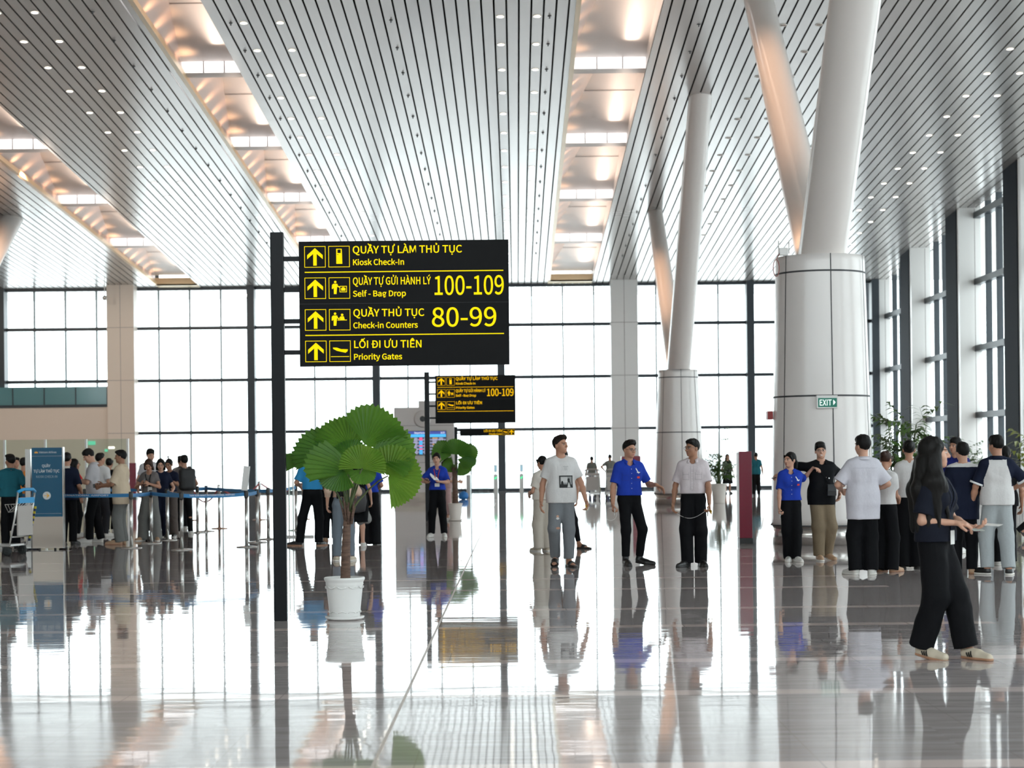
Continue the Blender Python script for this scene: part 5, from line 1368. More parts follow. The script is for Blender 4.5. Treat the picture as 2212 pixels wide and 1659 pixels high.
# ------------------------------------------------------------------ the people of the photograph
C_ = cloth
black_t = C_('black', (.0065, .0065, .008)); navy = C_('navy', (.012, .016, .035)); white_c = C_('white', (.74, .72, .71)); royal = C_('royal', (.020, .055, .42))
pink_w = C_('pale_pink', (.70, .62, .64)); lav = C_('pale_lavender', (.68, .66, .72)); jeans_g = C_('jeans_grey', (.21, .22, .235)); khaki = C_('khaki', (.25, .19, .125))
cream_c = C_('cream', (.68, .62, .55)); cargo = C_('cargo', (.55, .49, .42)); teal_c = C_('teal', (.02, .13, .17)); grey_c = C_('grey', (.17, .15, .145)); grey_p = C_('grey_pants', (.20, .20, .19))
lblue = C_('sky_blue', (.045, .30, .60)); beige_c = C_('beige', (.62, .44, .33)); jeans_b = C_('jeans_blue', (.17, .20, .235)); orange_c = C_('orange', (.75, .25, .05)); red_c = C_('red', (.65, .03, .03))
lgrey = C_('light_grey', (.60, .58, .60)); brown_c = C_('brown', (.13, .08, .055)); taupe = C_('taupe', (.14, .115, .105)); pinkish = C_('dusty_pink', (.50, .33, .32)); sand_c = C_('sand', (.72, .58, .42)); lj = C_('light_jeans', (.42, .45, .46))
BLK_SLIM = dict(mat=black_t, r=(.056, .041, .034)); BLK = dict(mat=black_t, r=(.060, .050, .045)); BLKW = dict(mat=black_t, r=(.063, .058, .060), hem=.02)
h1, h2, h3 = .0058, .0068, .0085

# man in the printed T-shirt
P = person('tee_man', (1214, 1223), 1.765, 6, 'walking man in a white T-shirt with black photo print and ripped grey jeans', skin='mid', h=h1, hair='quiff', hairm=mat('hair_dark_brown', (.014, .009, .007), .55, 0, .18, bump=((160, 160, 14), 0.6, 0.004)),
    top=dict(mat=white_c, hem=.49, loose=.017, sleeve=.72, sleeve_r=.050, neck=.0), bottom=dict(mat=jeans_g, r=(.062, .050, .042), hem=.06), shoes=('black', SHOEM['black'], 'slide'),
    lf=(.048, -.045, 12, 0, 0), rf=(-.038, .075, -14, 0.01, 28), lh=(.185, -.045, .505), rh=(-.160, -.03, .50), lp=(.6, 1, 0), rp=(-.4, 1, -.2), yaw=46, pitch=-3, lcurl=.6, rcurl=.35)
pr = lambda n, a, b, c, d, m, o: decal(P, n, a, b, c, d, m, -1, 8, 8, o)
M_pk, M_pg, M_pw = mat('print_black', (.012, .012, .012), .7), mat('print_grey', (.30, .30, .30), .7), mat('print_light', (.62, .61, .60), .7)
f = pr('photo_print', -.024, .082, .606, .700, M_pk, .004)
decal(P, 'print_window', -.016, .074, .632, .692, M_pg, -1, 8, 6, .006, parent=f); decal(P, 'print_sky', -.010, .040, .645, .688, M_pw, -1, 6, 6, .007, parent=f)
decal(P, 'print_figure',   .032, .070, .616, .682, M_pk, -1, 22, 22, .008, keep=lambda x, z: (x - .45) ** 2 * 4 + (z - .75) ** 2 * 6 < .3 or (z < .6 and abs(x - .5) < .45 - .3 * z), parent=f)
decal(P, 'print_dress', .036, .064, .610, .646, M_pw, -1, 14, 14, .009, keep=lambda x, z: abs(x - .5) < .5 - .35 * z, parent=f)
decal(P, 'print_figure', -.014, .012, .612, .662, M_pk, -1, 18, 18, .008, keep=lambda x, z: z < .5 or (x - .5) ** 2 + (z - .6) ** 2 < .14, parent=f)
for z, a, b in ((.768, .008, .046), (.756, .014, .038), (.744, .014, .040)): decal(P, 'print_line', a, b, z, z + .003, M_pg, -1, 8, 1, .004)
for z, w, m in ((.298, .018, SKIN['mid']), (.372, .013, M_pw), (.388, .011, SKIN['light'])): decal(P, 'knee_rip', -.042 - w, -.042 + w, z - .009, z + .009, m, -1, 16, 12, .004, keep=lambda x, z_: (x - .5) ** 2 + (z_ - .5) ** 2 < .3, bvh='bvh2', parent=P['root'])
held(P, 'L', 'snack_pack', 'small yellow pack in the left hand of the man in the printed T-shirt', 'pack', (.07, .04, .008), M_card_y, off=(.0, .01, 0))
b = MB(); w = P['wrR']; d = unit(P['elR'] - w); b.tube([Vector(w + d * .02 + (np.cross(d, [0, 0, 1]) * math.cos(t) + np.cross(np.cross(d, [0, 0, 1]), d) * math.sin(t)) * .036) for t in np.linspace(0, 6.28, 17)], .006, M_chrome, 6); b.build('bracelet', parent=P['root'])

# man in blue
def uniform(P, pockets=True):
    m = P['top'].data.materials[0]; dk = mat('seam_' + m.name, tuple(c * .55 for c in m.node_tree.nodes['Principled BSDF'].inputs[0].default_value[:3]), .8)
    decal(P, 'placket', -.0125, -.0110, .60, .80, dk, -1, 1, 14, .003); decal(P, 'placket', .0110, .0125, .60, .80, dk, -1, 1, 14, .003)
    for z in (.62, .66, .70, .74, .775): decal(P, 'button', -.0022, .0022, z, z + .0045, M_white, -1, 2, 2, .004)
    if pockets:
        for q in (-1, 1): decal(P, 'pocket', q * .050 - .026, q * .050 + .026, .685, .745, dk, -1, 30, 30, .003, keep=lambda x, z: min(x, 1 - x, z) < .045 or abs(z - .93) < .03 or abs(z - .72) < .025)
BLUE_TOP = dict(mat=royal, hem=.565, loose=.013, sleeve=.80, sleeve_r=.046, collar=True, neck=.02)
P = person('blue_man', (1361, 1221), 1.69, 14, 'young man in a royal blue shirt and black trousers, gesturing with his hand', skin='mid', h=h1, hair='quiff', top=BLUE_TOP, bottom=dict(BLK_SLIM, waist=.585, hem=.075), shoes=('black', SHOEM['black'], 'boot'),
    lf=(.085, .045, 42, .0, 10), rf=(-.040, -.01, -4, 0, 0), lh=(.190, -.125, .648), lp=(.5, .8, -1), rh=(-.155, -.05, .495), rp=(-.6, 1, 0), ld=(.75, -.25, -.45), ln=(0, -.3, -1), lcurl=.35, rcurl=.9, yaw=22, pitch=6, glasses=True)
uniform(P)
M_red = mat('badge_red', (.75, .06, .03), .5)
decal(P, 'emblem', .036, .072, .742, .785, M_white, -1, 26, 26, .007, keep=lambda x, z: abs((x - .25) * 1.0 + (z - .6) * .7 - .0) < .16 or (z < .35 and abs(z - .2) < .1 and x > .2)); decal(P, 'team_badge', .046, .070, .702, .718, M_red, -1, 4, 4, .008)
held(P, 'R', 'phone', 'pale phone with two dark lenses in the right hand of the man in blue', 'phone', (.13, .066, .009), M_phone_w, R=(0, 0, 30), off=(-.02, 0, 0))
b = MB(); c0 = P['palmR']; b.tube([Vector(c0) + Vector((-.06 + .085 * math.cos(t), -.02, -.06 + .085 * math.sin(t))) for t in np.linspace(-3.6, 1.9, 20)], .0022, M_white_panel, 5)
o = b.build('charging_cable'); o.location = P['root'].location; o.rotation_euler.z = P['root'].rotation_euler.z; tag(o, 'thin white cable looped from the phone of the man in blue', 'cable')

# man in pale pink
P = person('pink_man', (1499, 1223), 1.70, -12, 'man in a pale pinkish short-sleeved uniform shirt tucked into black belted trousers', skin='tan', h=h1, hair='short', top=dict(mat=pink_w, hem=.575, loose=.015, sleeve=.80, sleeve_r=.050, collar=True, neck=.015), bottom=dict(mat=black_t, r=(.062, .055, .052), belt=True, waist=.592, hem=.03),
    shoes=('black', SHOEM['black'], 'dress'), lf=(.055, .01, 22, 0, 0), rf=(-.045, -.05, -24, 0, 0), lh=(.135, -.075, .495), lp=(.7, 1, 0), rh=(-.155, -.02, .50), rp=(-.5, 1, 0), yaw=-44, pitch=4, glasses=True, lcurl=.8)
uniform(P); 
held(P, 'L', 'phone', 'white phone held low in the left hand of the man in pale pink', 'phone', (.13, .062, .01), M_phone_w, R=(0, 0, -40), off=(0, .02, .0)); held(P, 'L', 'card', 'yellow card pinched behind the white phone of the man in pale pink', 'card', (.10, .07, .003), M_card_y, R=(0, 20, 30), off=(-.01, -.03, -.02))
b = MB(); c0 = Vector(P['palmL']); e0 = Vector(P['wrR']) + Vector((.02, -.03, -.12)); b.tube([c0.lerp(e0, t) + Vector((0, -.05 * math.sin(3.14 * t), -.10 * math.sin(3.14 * t))) for t in np.linspace(0, 1, 14)], .0028, M_white_panel, 5)
o = b.build('charging_cable'); o.location = P['root'].location; o.rotation_euler.z = P['root'].rotation_euler.z; tag(o, 'white cable that hangs between the hands of the man in pale pink', 'cable')

# woman in cream and the partner behind the printed T-shirt
P = person('cream_woman', (1174, 1191), 1.50, 205, 'woman in a cream top and cargo trousers seen from behind, holding a slip', fem=True, skin='mid', h=h2, hair='lowbun', top=dict(mat=cream_c, hem=.545, loose=.014, sleeve=.7, sleeve_r=.048), bottom=dict(mat=cargo, r=(.064, .060, .054), hem=.03), shoes=('beige', M_solew, 'sneaker'),
    lh=(.09, -.14, .60), rh=(-.09, -.14, .60), yaw=10, pitch=12); held(P, 'L', 'paper_slip', 'white paper slip in the hand of the woman in cream', 'paper', (.12, .09, .002), M_paper)
person('slide_man', (1217, 1185), 1.60, -14, 'person in black leggings mostly hidden behind the man in the printed T-shirt', skin='tan', h=h2, hair='short', top=dict(mat=brown_c, hem=.5, loose=.014), bottom=dict(mat=black_t, r=(.055, .038, .028), hem=.075), shoes=('black', SHOEM['black'], 'slide'),
    lf=(.165, -.01, 62, 0, 0), rf=(-.095, .0, -35, 0, 0), yaw=-25)

# couple by the column
P = person('blue_girl', (1709, 1213), 1.51, 2, 'young woman in a royal blue shirt beside the man in the black polo', fem=True, skin='light', h=h1, hair='pony', top=dict(BLUE_TOP, loose=.015, sleeve_r=.050), bottom=dict(mat=black_t, r=(.060, .054, .050), waist=.595, hem=.03), shoes=('white', M_solew, 'sneaker'),
    lf=(.040, -.03, 10, 0, 0), rf=(-.02, .02, -12, 0, 0), rh=(-.125, -.10, .485), rp=(-.6, 1, 0), lh=(.225, .075, .86), lp=(.3, 1, -.4), ld=(.6, -.8, -.1), ln=(0, -.3, -1), lcurl=.4, yaw=-52, pitch=0, rcurl=.9)
uniform(P); decal(P, 'emblem', .036, .072, .742, .785, M_white, -1, 26, 26, .007, keep=lambda x, z: abs((x - .25) + (z - .6) * .7) < .16 or (abs(z - .2) < .1 and x > .2)); decal(P, 'team_badge', .048, .072, .700, .716, M_red, -1, 4, 4, .008)
held(P, 'R', 'phone', 'silver phone in the lowered hand of the young woman in royal blue', 'phone', (.09, .06, .012), M_chrome, off=(0, .01, 0))
P = person('polo_man', (1776, 1210), 1.645, 6, 'smiling man in a black polo and khaki trousers, arm round the woman in blue', skin='light', h=h1, hair='fringe', top=dict(mat=black_t, hem=.475, loose=.020, sleeve=.92, sleeve_r=.052, collar=True, neck=.01), bottom=dict(mat=khaki, r=(.066, .060, .050), hem=.04, fold=.008), shoes=('tan', M_solew, 'sneaker'),
    lf=(.055, .06, 14, 0, 14), rf=(-.035, -.03, -6, 0, 0), rh=(-.345, .015, .745), rp=(-.1, 1, .5), rd=(-.85, -.35, -.25), rn=(0, 0, -1), lh=(.175, .05, .57), lp=(1, .7, 0), yaw=-8, pitch=2, roll=-4, glasses=True, smile=True)
b = MB(); ps = [on_chest(P, -.055 + .11 * t, .80 - .155 * t) for t in np.linspace(0, 1, 12)]; b.ribbon(ps, .022, black_t, up=(1, 0, .6), thick=.004); p = on_chest(P, .062, .60, -1, .03); b.cbox(p, (.125, .045, .16), mat('bag_black', (.02, .02, .022), .5)); b.cbox(p + Vector((0, -.026, .03)), (.12, .008, .09), mat('bag_flap', (.035, .036, .04), .5))
o = b.build('crossbody_bag', bevel=.006); o.location = P['root'].location; o.rotation_euler.z = P['root'].rotation_euler.z; tag(o, 'small black crossbody bag worn by the man in the black polo', 'bag')
decal(P, 'pin', .018, .026, .705, .711, M_chrome, -1, 4, 4, .007); decal(P, 'pin', .042, .054, .695, .706, M_white, -1, 4, 4, .007)
held(P, 'R', 'phone', 'dark phone in the outstretched hand of the man in the black polo', 'phone', (.12, .065, .009), M_phone)

# group seen from behind on the right
P = person('white_shirt', (1866, 1241.5), 1.69, 184, 'stout man from behind in a long untucked pale shirt, black trousers and white shoes', skin='light', h=h1, hair='fringe', bigger=1.04, top=dict(mat=lav, hem=.405, loose=.026, sleeve=.86, sleeve_r=.060, collar=True, fold=.007), bottom=dict(BLK, r=(.066, .060, .054)), shoes=('white', M_solew, 'sneaker'),
    lh=(.125, -.13, .615), rh=(-.125, -.13, .615), lp=(.8, .7, -.4), rp=(-.8, .7, -.4), yaw=24, lf=(.06, 0, 20, 0, 0), rf=(-.05, .02, -20, 0, 0))
decal(P, 'yoke_seam', -.09, .09, .775, .778, mat('seam_pale', (.5, .49, .55), .8), 1, 12, 1, .004)
person('bun_woman', (1914, 1235.5), 1.505, 142, 'short woman from behind with reddish hair bun, white tee and wide black trousers', fem=True, skin='mid', h=h1, hair='bun', hairm=M_hair_b, top=dict(mat=white_c, hem=.565, loose=.010, sleeve=.62, sleeve_r=.040), bottom=BLKW, shoes=('tan', M_solet, 'sneaker'), lh=(.06, -.19, .60), rh=(-.03, -.19, .60), pitch=18)
person('clip_woman', (1966, 1229), 1.645, 172, 'woman in white tee from behind with pinned hair, half hidden by the nearest woman', fem=True, skin='mid', h=h2, hair='bun', top=dict(mat=white_c, hem=.56, loose=.012), bottom=BLKW, shoes=('black', SHOEM['black'], 'dress'), lh=(.13, -.10, .58), rh=(-.10, -.14, .60))
P = person('dark_tee', (2082, 1239), 1.595, 168, 'youth from behind in an oversized dark tee with a pale neckband', skin='light', h=h1, hair='fringe', top=dict(mat=navy, hem=.42, loose=.024, sleeve=.9, sleeve_r=.056, band=white_c), bottom=BLK, shoes=('tan', M_solet, 'sneaker'), lh=(.12, -.13, .58), rh=(-.12, -.13, .60), yaw=24, pitch=4, glasses=True, rf=(-.06, .03, -30, 0, 0))
person('navy_boy', (2066, 1194), 1.70, -28, 'man in deep blue facing the camera, behind the youth in the dark tee', skin='mid', h=h2, hair='fringe', top=dict(mat=C_('deep_blue', (.02, .025, .16)), hem=.5, loose=.015, collar=True), bottom=BLK, shoes=('white', M_solew, 'sneaker'), yaw=-25)
P = person('raglan_man', (2156, 1241), 1.68, 172, 'man from behind in a white polo with navy raglan sleeves and pale grey jeans', skin='mid', h=h1, hair='fringe', top=dict(mat=white_c, raglan=navy, hem=.505, loose=.020, sleeve=.86, sleeve_r=.052, collar=True, collar_mat=navy, open=False), bottom=dict(mat=lj, r=(.066, .058, .052), hem=.05, fold=.008), shoes=('black', M_solew, 'sneaker'),
    lh=(.175, -.06, .505), lp=(.6, 1, 0), rh=(-.135, -.14, .62), rp=(-1, .6, -.3), yaw=34, pitch=6, glasses=True, lf=(.075, .0, 42, 0, 0), rf=(-.07, .05, -12, 0, 0), lcurl=.7)
for k in ('L', 'R'):
    e = P['shL'] if k == 'L' else P['shR']; q = P['el' + k]; b = MB(); c = e + (q - e) * .86; d = unit(q - e); b.tube([Vector(c - d * .012), Vector(c + d * .012)], .0535 * P['H'], M_white, 20); b.build('sleeve_cuff', parent=P['root'])
held(P, 'L', 'card', 'yellow card in the lowered hand of the man in the raglan polo', 'card', (.13, .085, .003), M_card_y, off=(.03, 0, 0))
b = MB(); w = P['wrL']; d = unit(P['elL'] - w); b.tube([Vector(w + d * .015), Vector(w + d * .045)], .036, SHOEM['black'], 16); b.build('wristwatch', parent=P['root'])
person('behind_raglan', (2172, 1222), 1.56, 182, 'person in black trousers mostly hidden behind the man in the raglan polo', fem=True, skin='mid', h=h2, hair='pony', top=dict(mat=black_t, hem=.5), bottom=BLK, shoes=('white', M_solew, 'sneaker'))
person('edge_person', (2236, 1165), 1.62, 78, 'person in dark clothes and sandals walking in, cut by the right edge', skin='mid', h=h2, hair='short', top=dict(mat=black_t, hem=.5), bottom=BLK_SLIM, shoes=('black', SHOEM['black'], 'slide'), lf=(.05, -.12, 0, 0, 0), rf=(-.05, .2, 0, .04, 50), lh=(.14, -.2, .55), rh=(-.14, .1, .53))

# woman with papers, nearest
def long_hair(QC, QE):
    for i, (x, y) in enumerate(((-.05, .075), (-.02, .095), (.02, .098), (.05, .08), (-.075, .035), (.075, .04))):
        QC((x, y, .05), (x * 1.5, y + .035 - .05 * (i > 3), -.42 - .03 * (i % 2)), .032, .016, .02)
def draped_hair(QC, QE):
    long_hair(QC, QE)
    for a, b, c, r in (((-.072, .03, .08), (-.125, .05, -.10), (-.150, .075, -.44), .046), ((-.075, .0, .08), (-.135, .0, -.10), (-.160, .0, -.42), .040), ((-.076, .005, .02), (-.112, -.040, -.14), (-.125, -.080, -.40), .026),
                       ((-.04, .09, .05), (-.08, .13, -.15), (-.10, .14, -.45), .045), ((.03, .095, .05), (.03, .14, -.15), (.02, .15, -.45), .045), ((.078, .01, .02), (.085, -.05, -.12), (.06, -.115, -.34), .024)):
        QC(a, b, r * .8, r, .04); QC(b, c, r, r * .25, .05)
P = person('paper_woman', (2024, 1421), 1.575, 56, 'nearest walking woman with very long black hair and dark clothes, holding papers', fem=True, skin='light', h=.0048, hair='long', bigger=1.04, extra={'hair': draped_hair},
    top=dict(mat=C_('ink_navy', (.011, .013, .022)), hem=.535, loose=.016, sleeve=.80, sleeve_r=.056), bottom=dict(mat=black_t, r=(.068, .062, .060), hem=.052, waist=.60, fold=.010), shoes=('beige', M_solet, 'sneaker'),
    lf=(.045, -.125, -26, .0, 0), rf=(-.035, .065, -20, .0, 8), rh=(-.045, -.110, .622), rp=(-.5, 1, -.5), lh=(.035, -.150, .600), lp=(.9, .6, -.8), rd=(.45, -.9, -.12), ld=(-.05, -1.0, .0), rn=(.3, -.1, -1), ln=(-.2, .1, 1), rcurl=.5, lcurl=.5, yaw=32, pitch=0)
held(P, 'L', 'paper_slip', 'white paper slip that sticks out of the hands of the nearest woman', 'paper', (.15, .06, .002), M_paper, off=(.05, .0, .0), R=(0, 0, 12)); held(P, 'R', 'phone', 'dark red phone between the hands of the nearest woman', 'phone', (.13, .065, .009), mat('phone_wine', (.10, .01, .03), .2), off=(.0, .0, .012))
held(P, 'R', 'paper_slip', 'pale folded ticket under the fingers of the nearest woman', 'paper', (.09, .07, .002), mat('paper_green', (.45, .50, .46), .6), off=(.06, .03, .004), R=(0, 0, -25))
lanyard(P, -.02, .555, navy, M_paper, -1, .07, .10)
for k in ('L', 'R'):
    b = MB(); fd, ball, heel, upv = P['fd' + k], P['ball' + k], P['heel' + k], P['up' + k]; s = np.cross(fd, upv)
    for sg in (-1, 1):
        for i in range(3):
            c = heel + (ball - heel) * (.40 + .17 * i) + s * sg * .0455; b.ribbon([Vector(c + upv * .020 + fd * .012), Vector(c + s * sg * .001 + upv * .040), Vector(c - s * sg * .012 + upv * .060 - fd * .01)], .012, SHOEM['black'], up=tuple(fd), thick=.006)
    b.build('shoe_stripe', parent=P['root'])

# people around the fan palm
P = person('sky_man', (676, 1179), 1.70, 176, 'man from behind in a sky blue shirt behind the potted palm', skin='mid', h=h2, hair='short', top=dict(mat=lblue, hem=.575, loose=.016, sleeve=.85, sleeve_r=.050, fold=.007), bottom=dict(BLK, belt=False, waist=.59), shoes=('black', M_solet, 'sneaker'), lf=(.135, .0, 70, 0, 0), rf=(-.06, .0, -20, 0, 0), lh=(.14, -.10, .60), rh=(-.12, -.12, .60))
for z in (.765, .752): decal(P, 'back_print', -.05, .03, z, z + .006, mat('print_yellow', (.55, .60, .22), .7), 1, 10, 1, .004)
person('black_legs', (714, 1169), 1.64, 178, 'person in black trousers between the man in sky blue and the long-haired woman', skin='mid', h=h2, hair='short', top=dict(mat=black_t, hem=.5), bottom=BLK, shoes=('tan', M_solet, 'sneaker'))
P = person('beige_woman', (742, 1212), 1.56, 182, 'woman from behind with long black hair and jeans, beside the palm trunk', fem=True, skin='light', h=h2, hair='long', top=dict(mat=beige_c, hem=.60, loose=.016, sleeve=1.75, fold=.007), bottom=dict(mat=jeans_b, r=(.060, .048, .043), waist=.61, hem=.045), shoes=('beige', M_solew, 'sneaker'), lh=(.145, .02, .53), rh=(-.12, -.14, .62), lf=(.06, 0, 10, 0, 0), rf=(-.065, 0, -14, 0, 0), extra={'hair': long_hair})
person('skirt_woman', (773, 1181), 1.56, 186, 'woman in a knee-length black dress with bare calves, behind the palm trunk', fem=True, skin='light', h=h2, hair='mid', top=dict(mat=black_t, hem=.52), bottom=dict(mat=black_t, kind='skirt', hem=.27, flare=.02), shoes=('white', M_solew, 'dress'))
P = person('blue_staff', (799, 1177), 1.62, 180, 'person from behind in royal blue and wide black trousers by the palm', fem=True, skin='mid', h=h2, hair='mid', top=dict(BLUE_TOP), bottom=dict(mat=black_t, r=(.064, .062, .070), hem=.012, waist=.6), shoes=('black', SHOEM['black'], 'dress'), lh=(.13, -.10, .56), rh=(-.1, -.14, .62))
r = thing('backpack', 'dark grey backpack behind the palm trunk, carried by the woman in the black dress', 'backpack', on_floor(773, 1181) + Vector((-.02, -.22, .58)))
b = MB(); b.lathe([(.06, 0), (.17, .03), (.20, .2), (.17, .40), (.07, .46)], mat('pack_grey', (.045, .042, .045), .7), 20); o = b.build('body', parent=r); o.scale = (1, .55, 1)
b = MB(); b.tube([(-.08, -.06, .42), (-.05, -.09, .52), (.05, -.09, .52), (.08, -.06, .42)], .012, M_blk, 6); b.build('strap', parent=r)
b = MB(); q = on_floor(797, 1179)
Fj = Field(); Fj.cone((0, 0, .92), (.03, 0, .78), .045, .05, .03); Fj.cone((.03, 0, .78), (.12, -.02, .46), .05, .075, .04); Fj.cone((.02, .02, .8), (.0, 0, .42), .04, .06, .04)
Vj, Fq = Fj.mesh(.009); Vj = wrinkle(Vj, Fq, .012, 4); o = mesh_obj('jacket', Vj, Fq, [C_('jacket_grey', (.30, .30, .29))], None); o.location = q + Vector((-.12, -.27, 0)); tag(o, 'grey jacket hanging from the arm beside the wide black trousers', 'jacket')

# staff woman with paper slips
P = person('staff', (946, 1160), 1.585, -4, 'staff woman in royal blue holding a fan of paper slips', fem=True, skin='light', h=h2, hair='pony', top=dict(BLUE_TOP, collar=True), bottom=dict(BLK_SLIM, waist=.60, hem=.045, r=(.060, .050, .042)), shoes=('white', M_solew, 'sneaker'), lh=(.035, -.165, .665), lp=(1, .6, -.6), rh=(-.115, -.175, .655), rp=(-1, .5, -.4), ld=(-.6, -.5, .35), ln=(0, -.6, .8), rd=(.1, -.9, .2), rn=(.3, -.1, 1), lf=(.075, 0, 10, 0, 0), rf=(-.075, 0, -10, 0, 0), yaw=-6, roll=-4, pitch=4)
uniform(P, False)
for i in range(4): held(P, 'L', 'paper_slip', ('leftmost', 'second', 'third', 'rightmost')[i] + ' white slip of the fan held by the staff woman in blue', 'paper', (.19, .085, .002), M_paper, R=(0, 0, 28 - 20 * i), off=(.0, .0, .006 + .004 * i))
held(P, 'R', 'phone', 'grey phone in the right hand of the staff woman with paper slips', 'phone', (.14, .07, .01), M_phone)
lanyard(P, .005, .625, mat('strap_red', (.5, .06, .05), .6), M_paper, -1, .09, .065)
person('pink_dress', (967, 1124), 1.50, 95, 'woman in a dusty pink dress standing behind the second palm pot', fem=True, skin='light', h=h3, hair='pony', top=dict(mat=pinkish, hem=.52), bottom=dict(mat=pinkish, kind='skirt', hem=.10, flare=.03), shoes=('white', M_solew, 'dress'), pitch=12, lh=(.05, -.18, .62), rh=(-.05, -.18, .62))

# far figures
person('hips_man', (1318, 1068), 1.60, 184, 'far man in a grey shirt standing with his hands on his hips behind the trolleys', skin='tan', h=.011, hair='crop', top=dict(mat=C_('far_grey', (.22, .22, .20)), hem=.5, sleeve_r=.05), bottom=dict(mat=C_('far_blue', (.05, .07, .14))), lh=(.125, -.01, .59), rh=(-.125, -.01, .59), lp=(1, .3, 0), rp=(-1, .3, 0))
person('far_grey', (1279, 1068), 1.52, 178, 'far person in grey just left of the man with hands on hips', skin='tan', h=.011, hair='short', top=dict(mat=C_('far_grey', (.22, .22, .20)), hem=.5), bottom=dict(mat=C_('far_blue', (.05, .07, .14))))
person('far_teal', (1634, 1071), 1.60, 172, 'far man in a teal shirt and dark trousers, between the maroon totem and the column', skin='tan', h=.011, hair='short', top=dict(mat=teal_c, hem=.5), bottom=BLK, shoes=('black', SHOEM['black'], 'dress'))
person('far_dark', (1572, 1066), 1.56, 10, 'far woman in a dark dress half hidden by a bushy plant', fem=True, skin='mid', h=.011, hair='mid', top=dict(mat=black_t, hem=.5), bottom=dict(mat=black_t, kind='skirt', hem=.25), shoes=('black', SHOEM['black'], 'dress'))

# the queue on the left
QH = .0078
person('teal_man', (24, 1186), 1.63, 205, 'man in a teal polo seen from behind, by the trolley at the left edge', skin='tan', h=QH, hair='short', top=dict(mat=teal_c, hem=.555, loose=.018, sleeve=.85, sleeve_r=.052, collar=True), bottom=BLK, shoes=('black', SHOEM['black'], 'dress'), lh=(.12, -.14, .58), rh=(-.17, -.02, .55), glasses=True, yaw=20)
person('brown_edge', (-22, 1186), 1.52, 100, 'person in a brown jacket cut by the left edge, beside the man in teal', fem=True, skin='mid', h=QH, hair='mid', top=dict(mat=brown_c, hem=.48, sleeve=1.8), bottom=BLK, lh=(.1, -.2, .60), rh=(-.1, -.2, .6))
person('vest_man', (55, 1170), 1.58, 160, 'person in an orange vest between the man in teal and the banner', skin='mid', h=QH, hair='short', top=dict(mat=orange_c, hem=.49, loose=.014), bottom=dict(mat=C_('slate', (.035, .04, .055)), r=(.060, .05, .042)), shoes=('grey', M_solew, 'sneaker'), lf=(.09, .06, 0, 0, 0), rf=(-.09, -.06, 0, 0, 0))
person('mask_person', (36, 1152), 1.60, 30, 'dark-haired person facing the camera behind the man in teal', skin='mid', h=QH, hair='short', top=dict(mat=lgrey, hem=.5), bottom=BLK)
person('bag_person', (70, 1163), 1.62, 175, 'dark-dressed person right behind the left fin of the banner stand', skin='mid', h=QH, hair='short', top=dict(mat=black_t, hem=.48), bottom=dict(mat=navy, r=(.06, .05, .044)), shoes=('black', M_solew, 'sneaker'))
P = person('navy_man', (147, 1177), 1.655, 176, 'man from behind in navy with a pale collar, right of the banner', skin='mid', h=QH, hair='short', top=dict(mat=navy, hem=.49, loose=.018, sleeve=.9, sleeve_r=.05, collar=True, collar_mat=cream_c, open=False), bottom=BLK, shoes=('black', SHOEM['black'], 'dress'), lh=(.13, -.08, .56), rh=(-.13, -.08, .56))
person('red_person', (164, 1158), 1.55, 120, 'person in a red jacket half hidden behind the man in navy', fem=True, skin='mid', h=QH, hair='mid', top=dict(mat=red_c, hem=.52), bottom=BLK, glasses=True)
P = person('grey_shirt', (205, 1171.5), 1.735, -82, 'man in a light grey polo bent over his phone, with white sneakers', skin='light', h=QH, hair='fringe', top=dict(mat=lgrey, hem=.485, loose=.018, sleeve=.82, sleeve_r=.050, collar=True), bottom=BLK, shoes=('white', M_solew, 'sneaker'), lh=(.03, -.185, .665), rh=(-.05, -.185, .67), ld=(0, -1, .15), rd=(.2, -1, .15), lp=(.8, .6, -1), rp=(-.8, .6, -1), pitch=30, lf=(.06, -.05, 20, 0, 0), rf=(-.05, .06, -10, 0, 0), lean=(0, -.015))
held(P, 'L', 'phone', 'pale phone in the hands of the man in the light grey polo', 'phone', (.15, .075, .01), M_phone_w)
b = MB(); w = P['wrL']; d = unit(P['elL'] - w); b.tube([Vector(w + d * .01), Vector(w + d * .035)], .034, M_chrome, 14); b.build('wristwatch', parent=P['root'])
person('white_back', (219, 1159), 1.66, 158, 'man in a white polo from behind, directly behind the man in light grey', skin='mid', h=QH, hair='short', top=dict(mat=white_c, hem=.5, loose=.018, sleeve=.85, sleeve_r=.05), bottom=dict(mat=C_('charcoal', (.03, .03, .035))), shoes=('white', M_solew, 'sneaker'), yaw=-20, lh=(.13, -.1, .6), rh=(-.15, -.06, .6))
person('dark_bun', (238, 1149), 1.56, 172, 'person in black with pinned-up hair behind the man in cream', fem=True, skin='mid', h=QH, hair='bun', top=dict(mat=black_t, hem=.5, sleeve=1.7), bottom=BLK, shoes=('white', M_solew, 'sneaker'))
P = person('cream_man', (263, 1176), 1.69, -98, 'young man in profile with an untucked cream shirt and loose grey trousers', skin='tan', h=QH, hair='short', top=dict(mat=sand_c, hem=.43, loose=.022, sleeve=.9, sleeve_r=.056, collar=True), bottom=dict(mat=grey_p, r=(.062, .058, .056), hem=.03), shoes=('tan', M_solet, 'sneaker'), lh=(.08, -.20, .62), rh=(-.06, -.22, .635), lp=(.6, .8, -1), rp=(-.5, .8, -1), pitch=4)
held(P, 'R', 'phone', 'phone in the hand of the young man in the cream shirt', 'phone', (.13, .07, .009), M_phone)
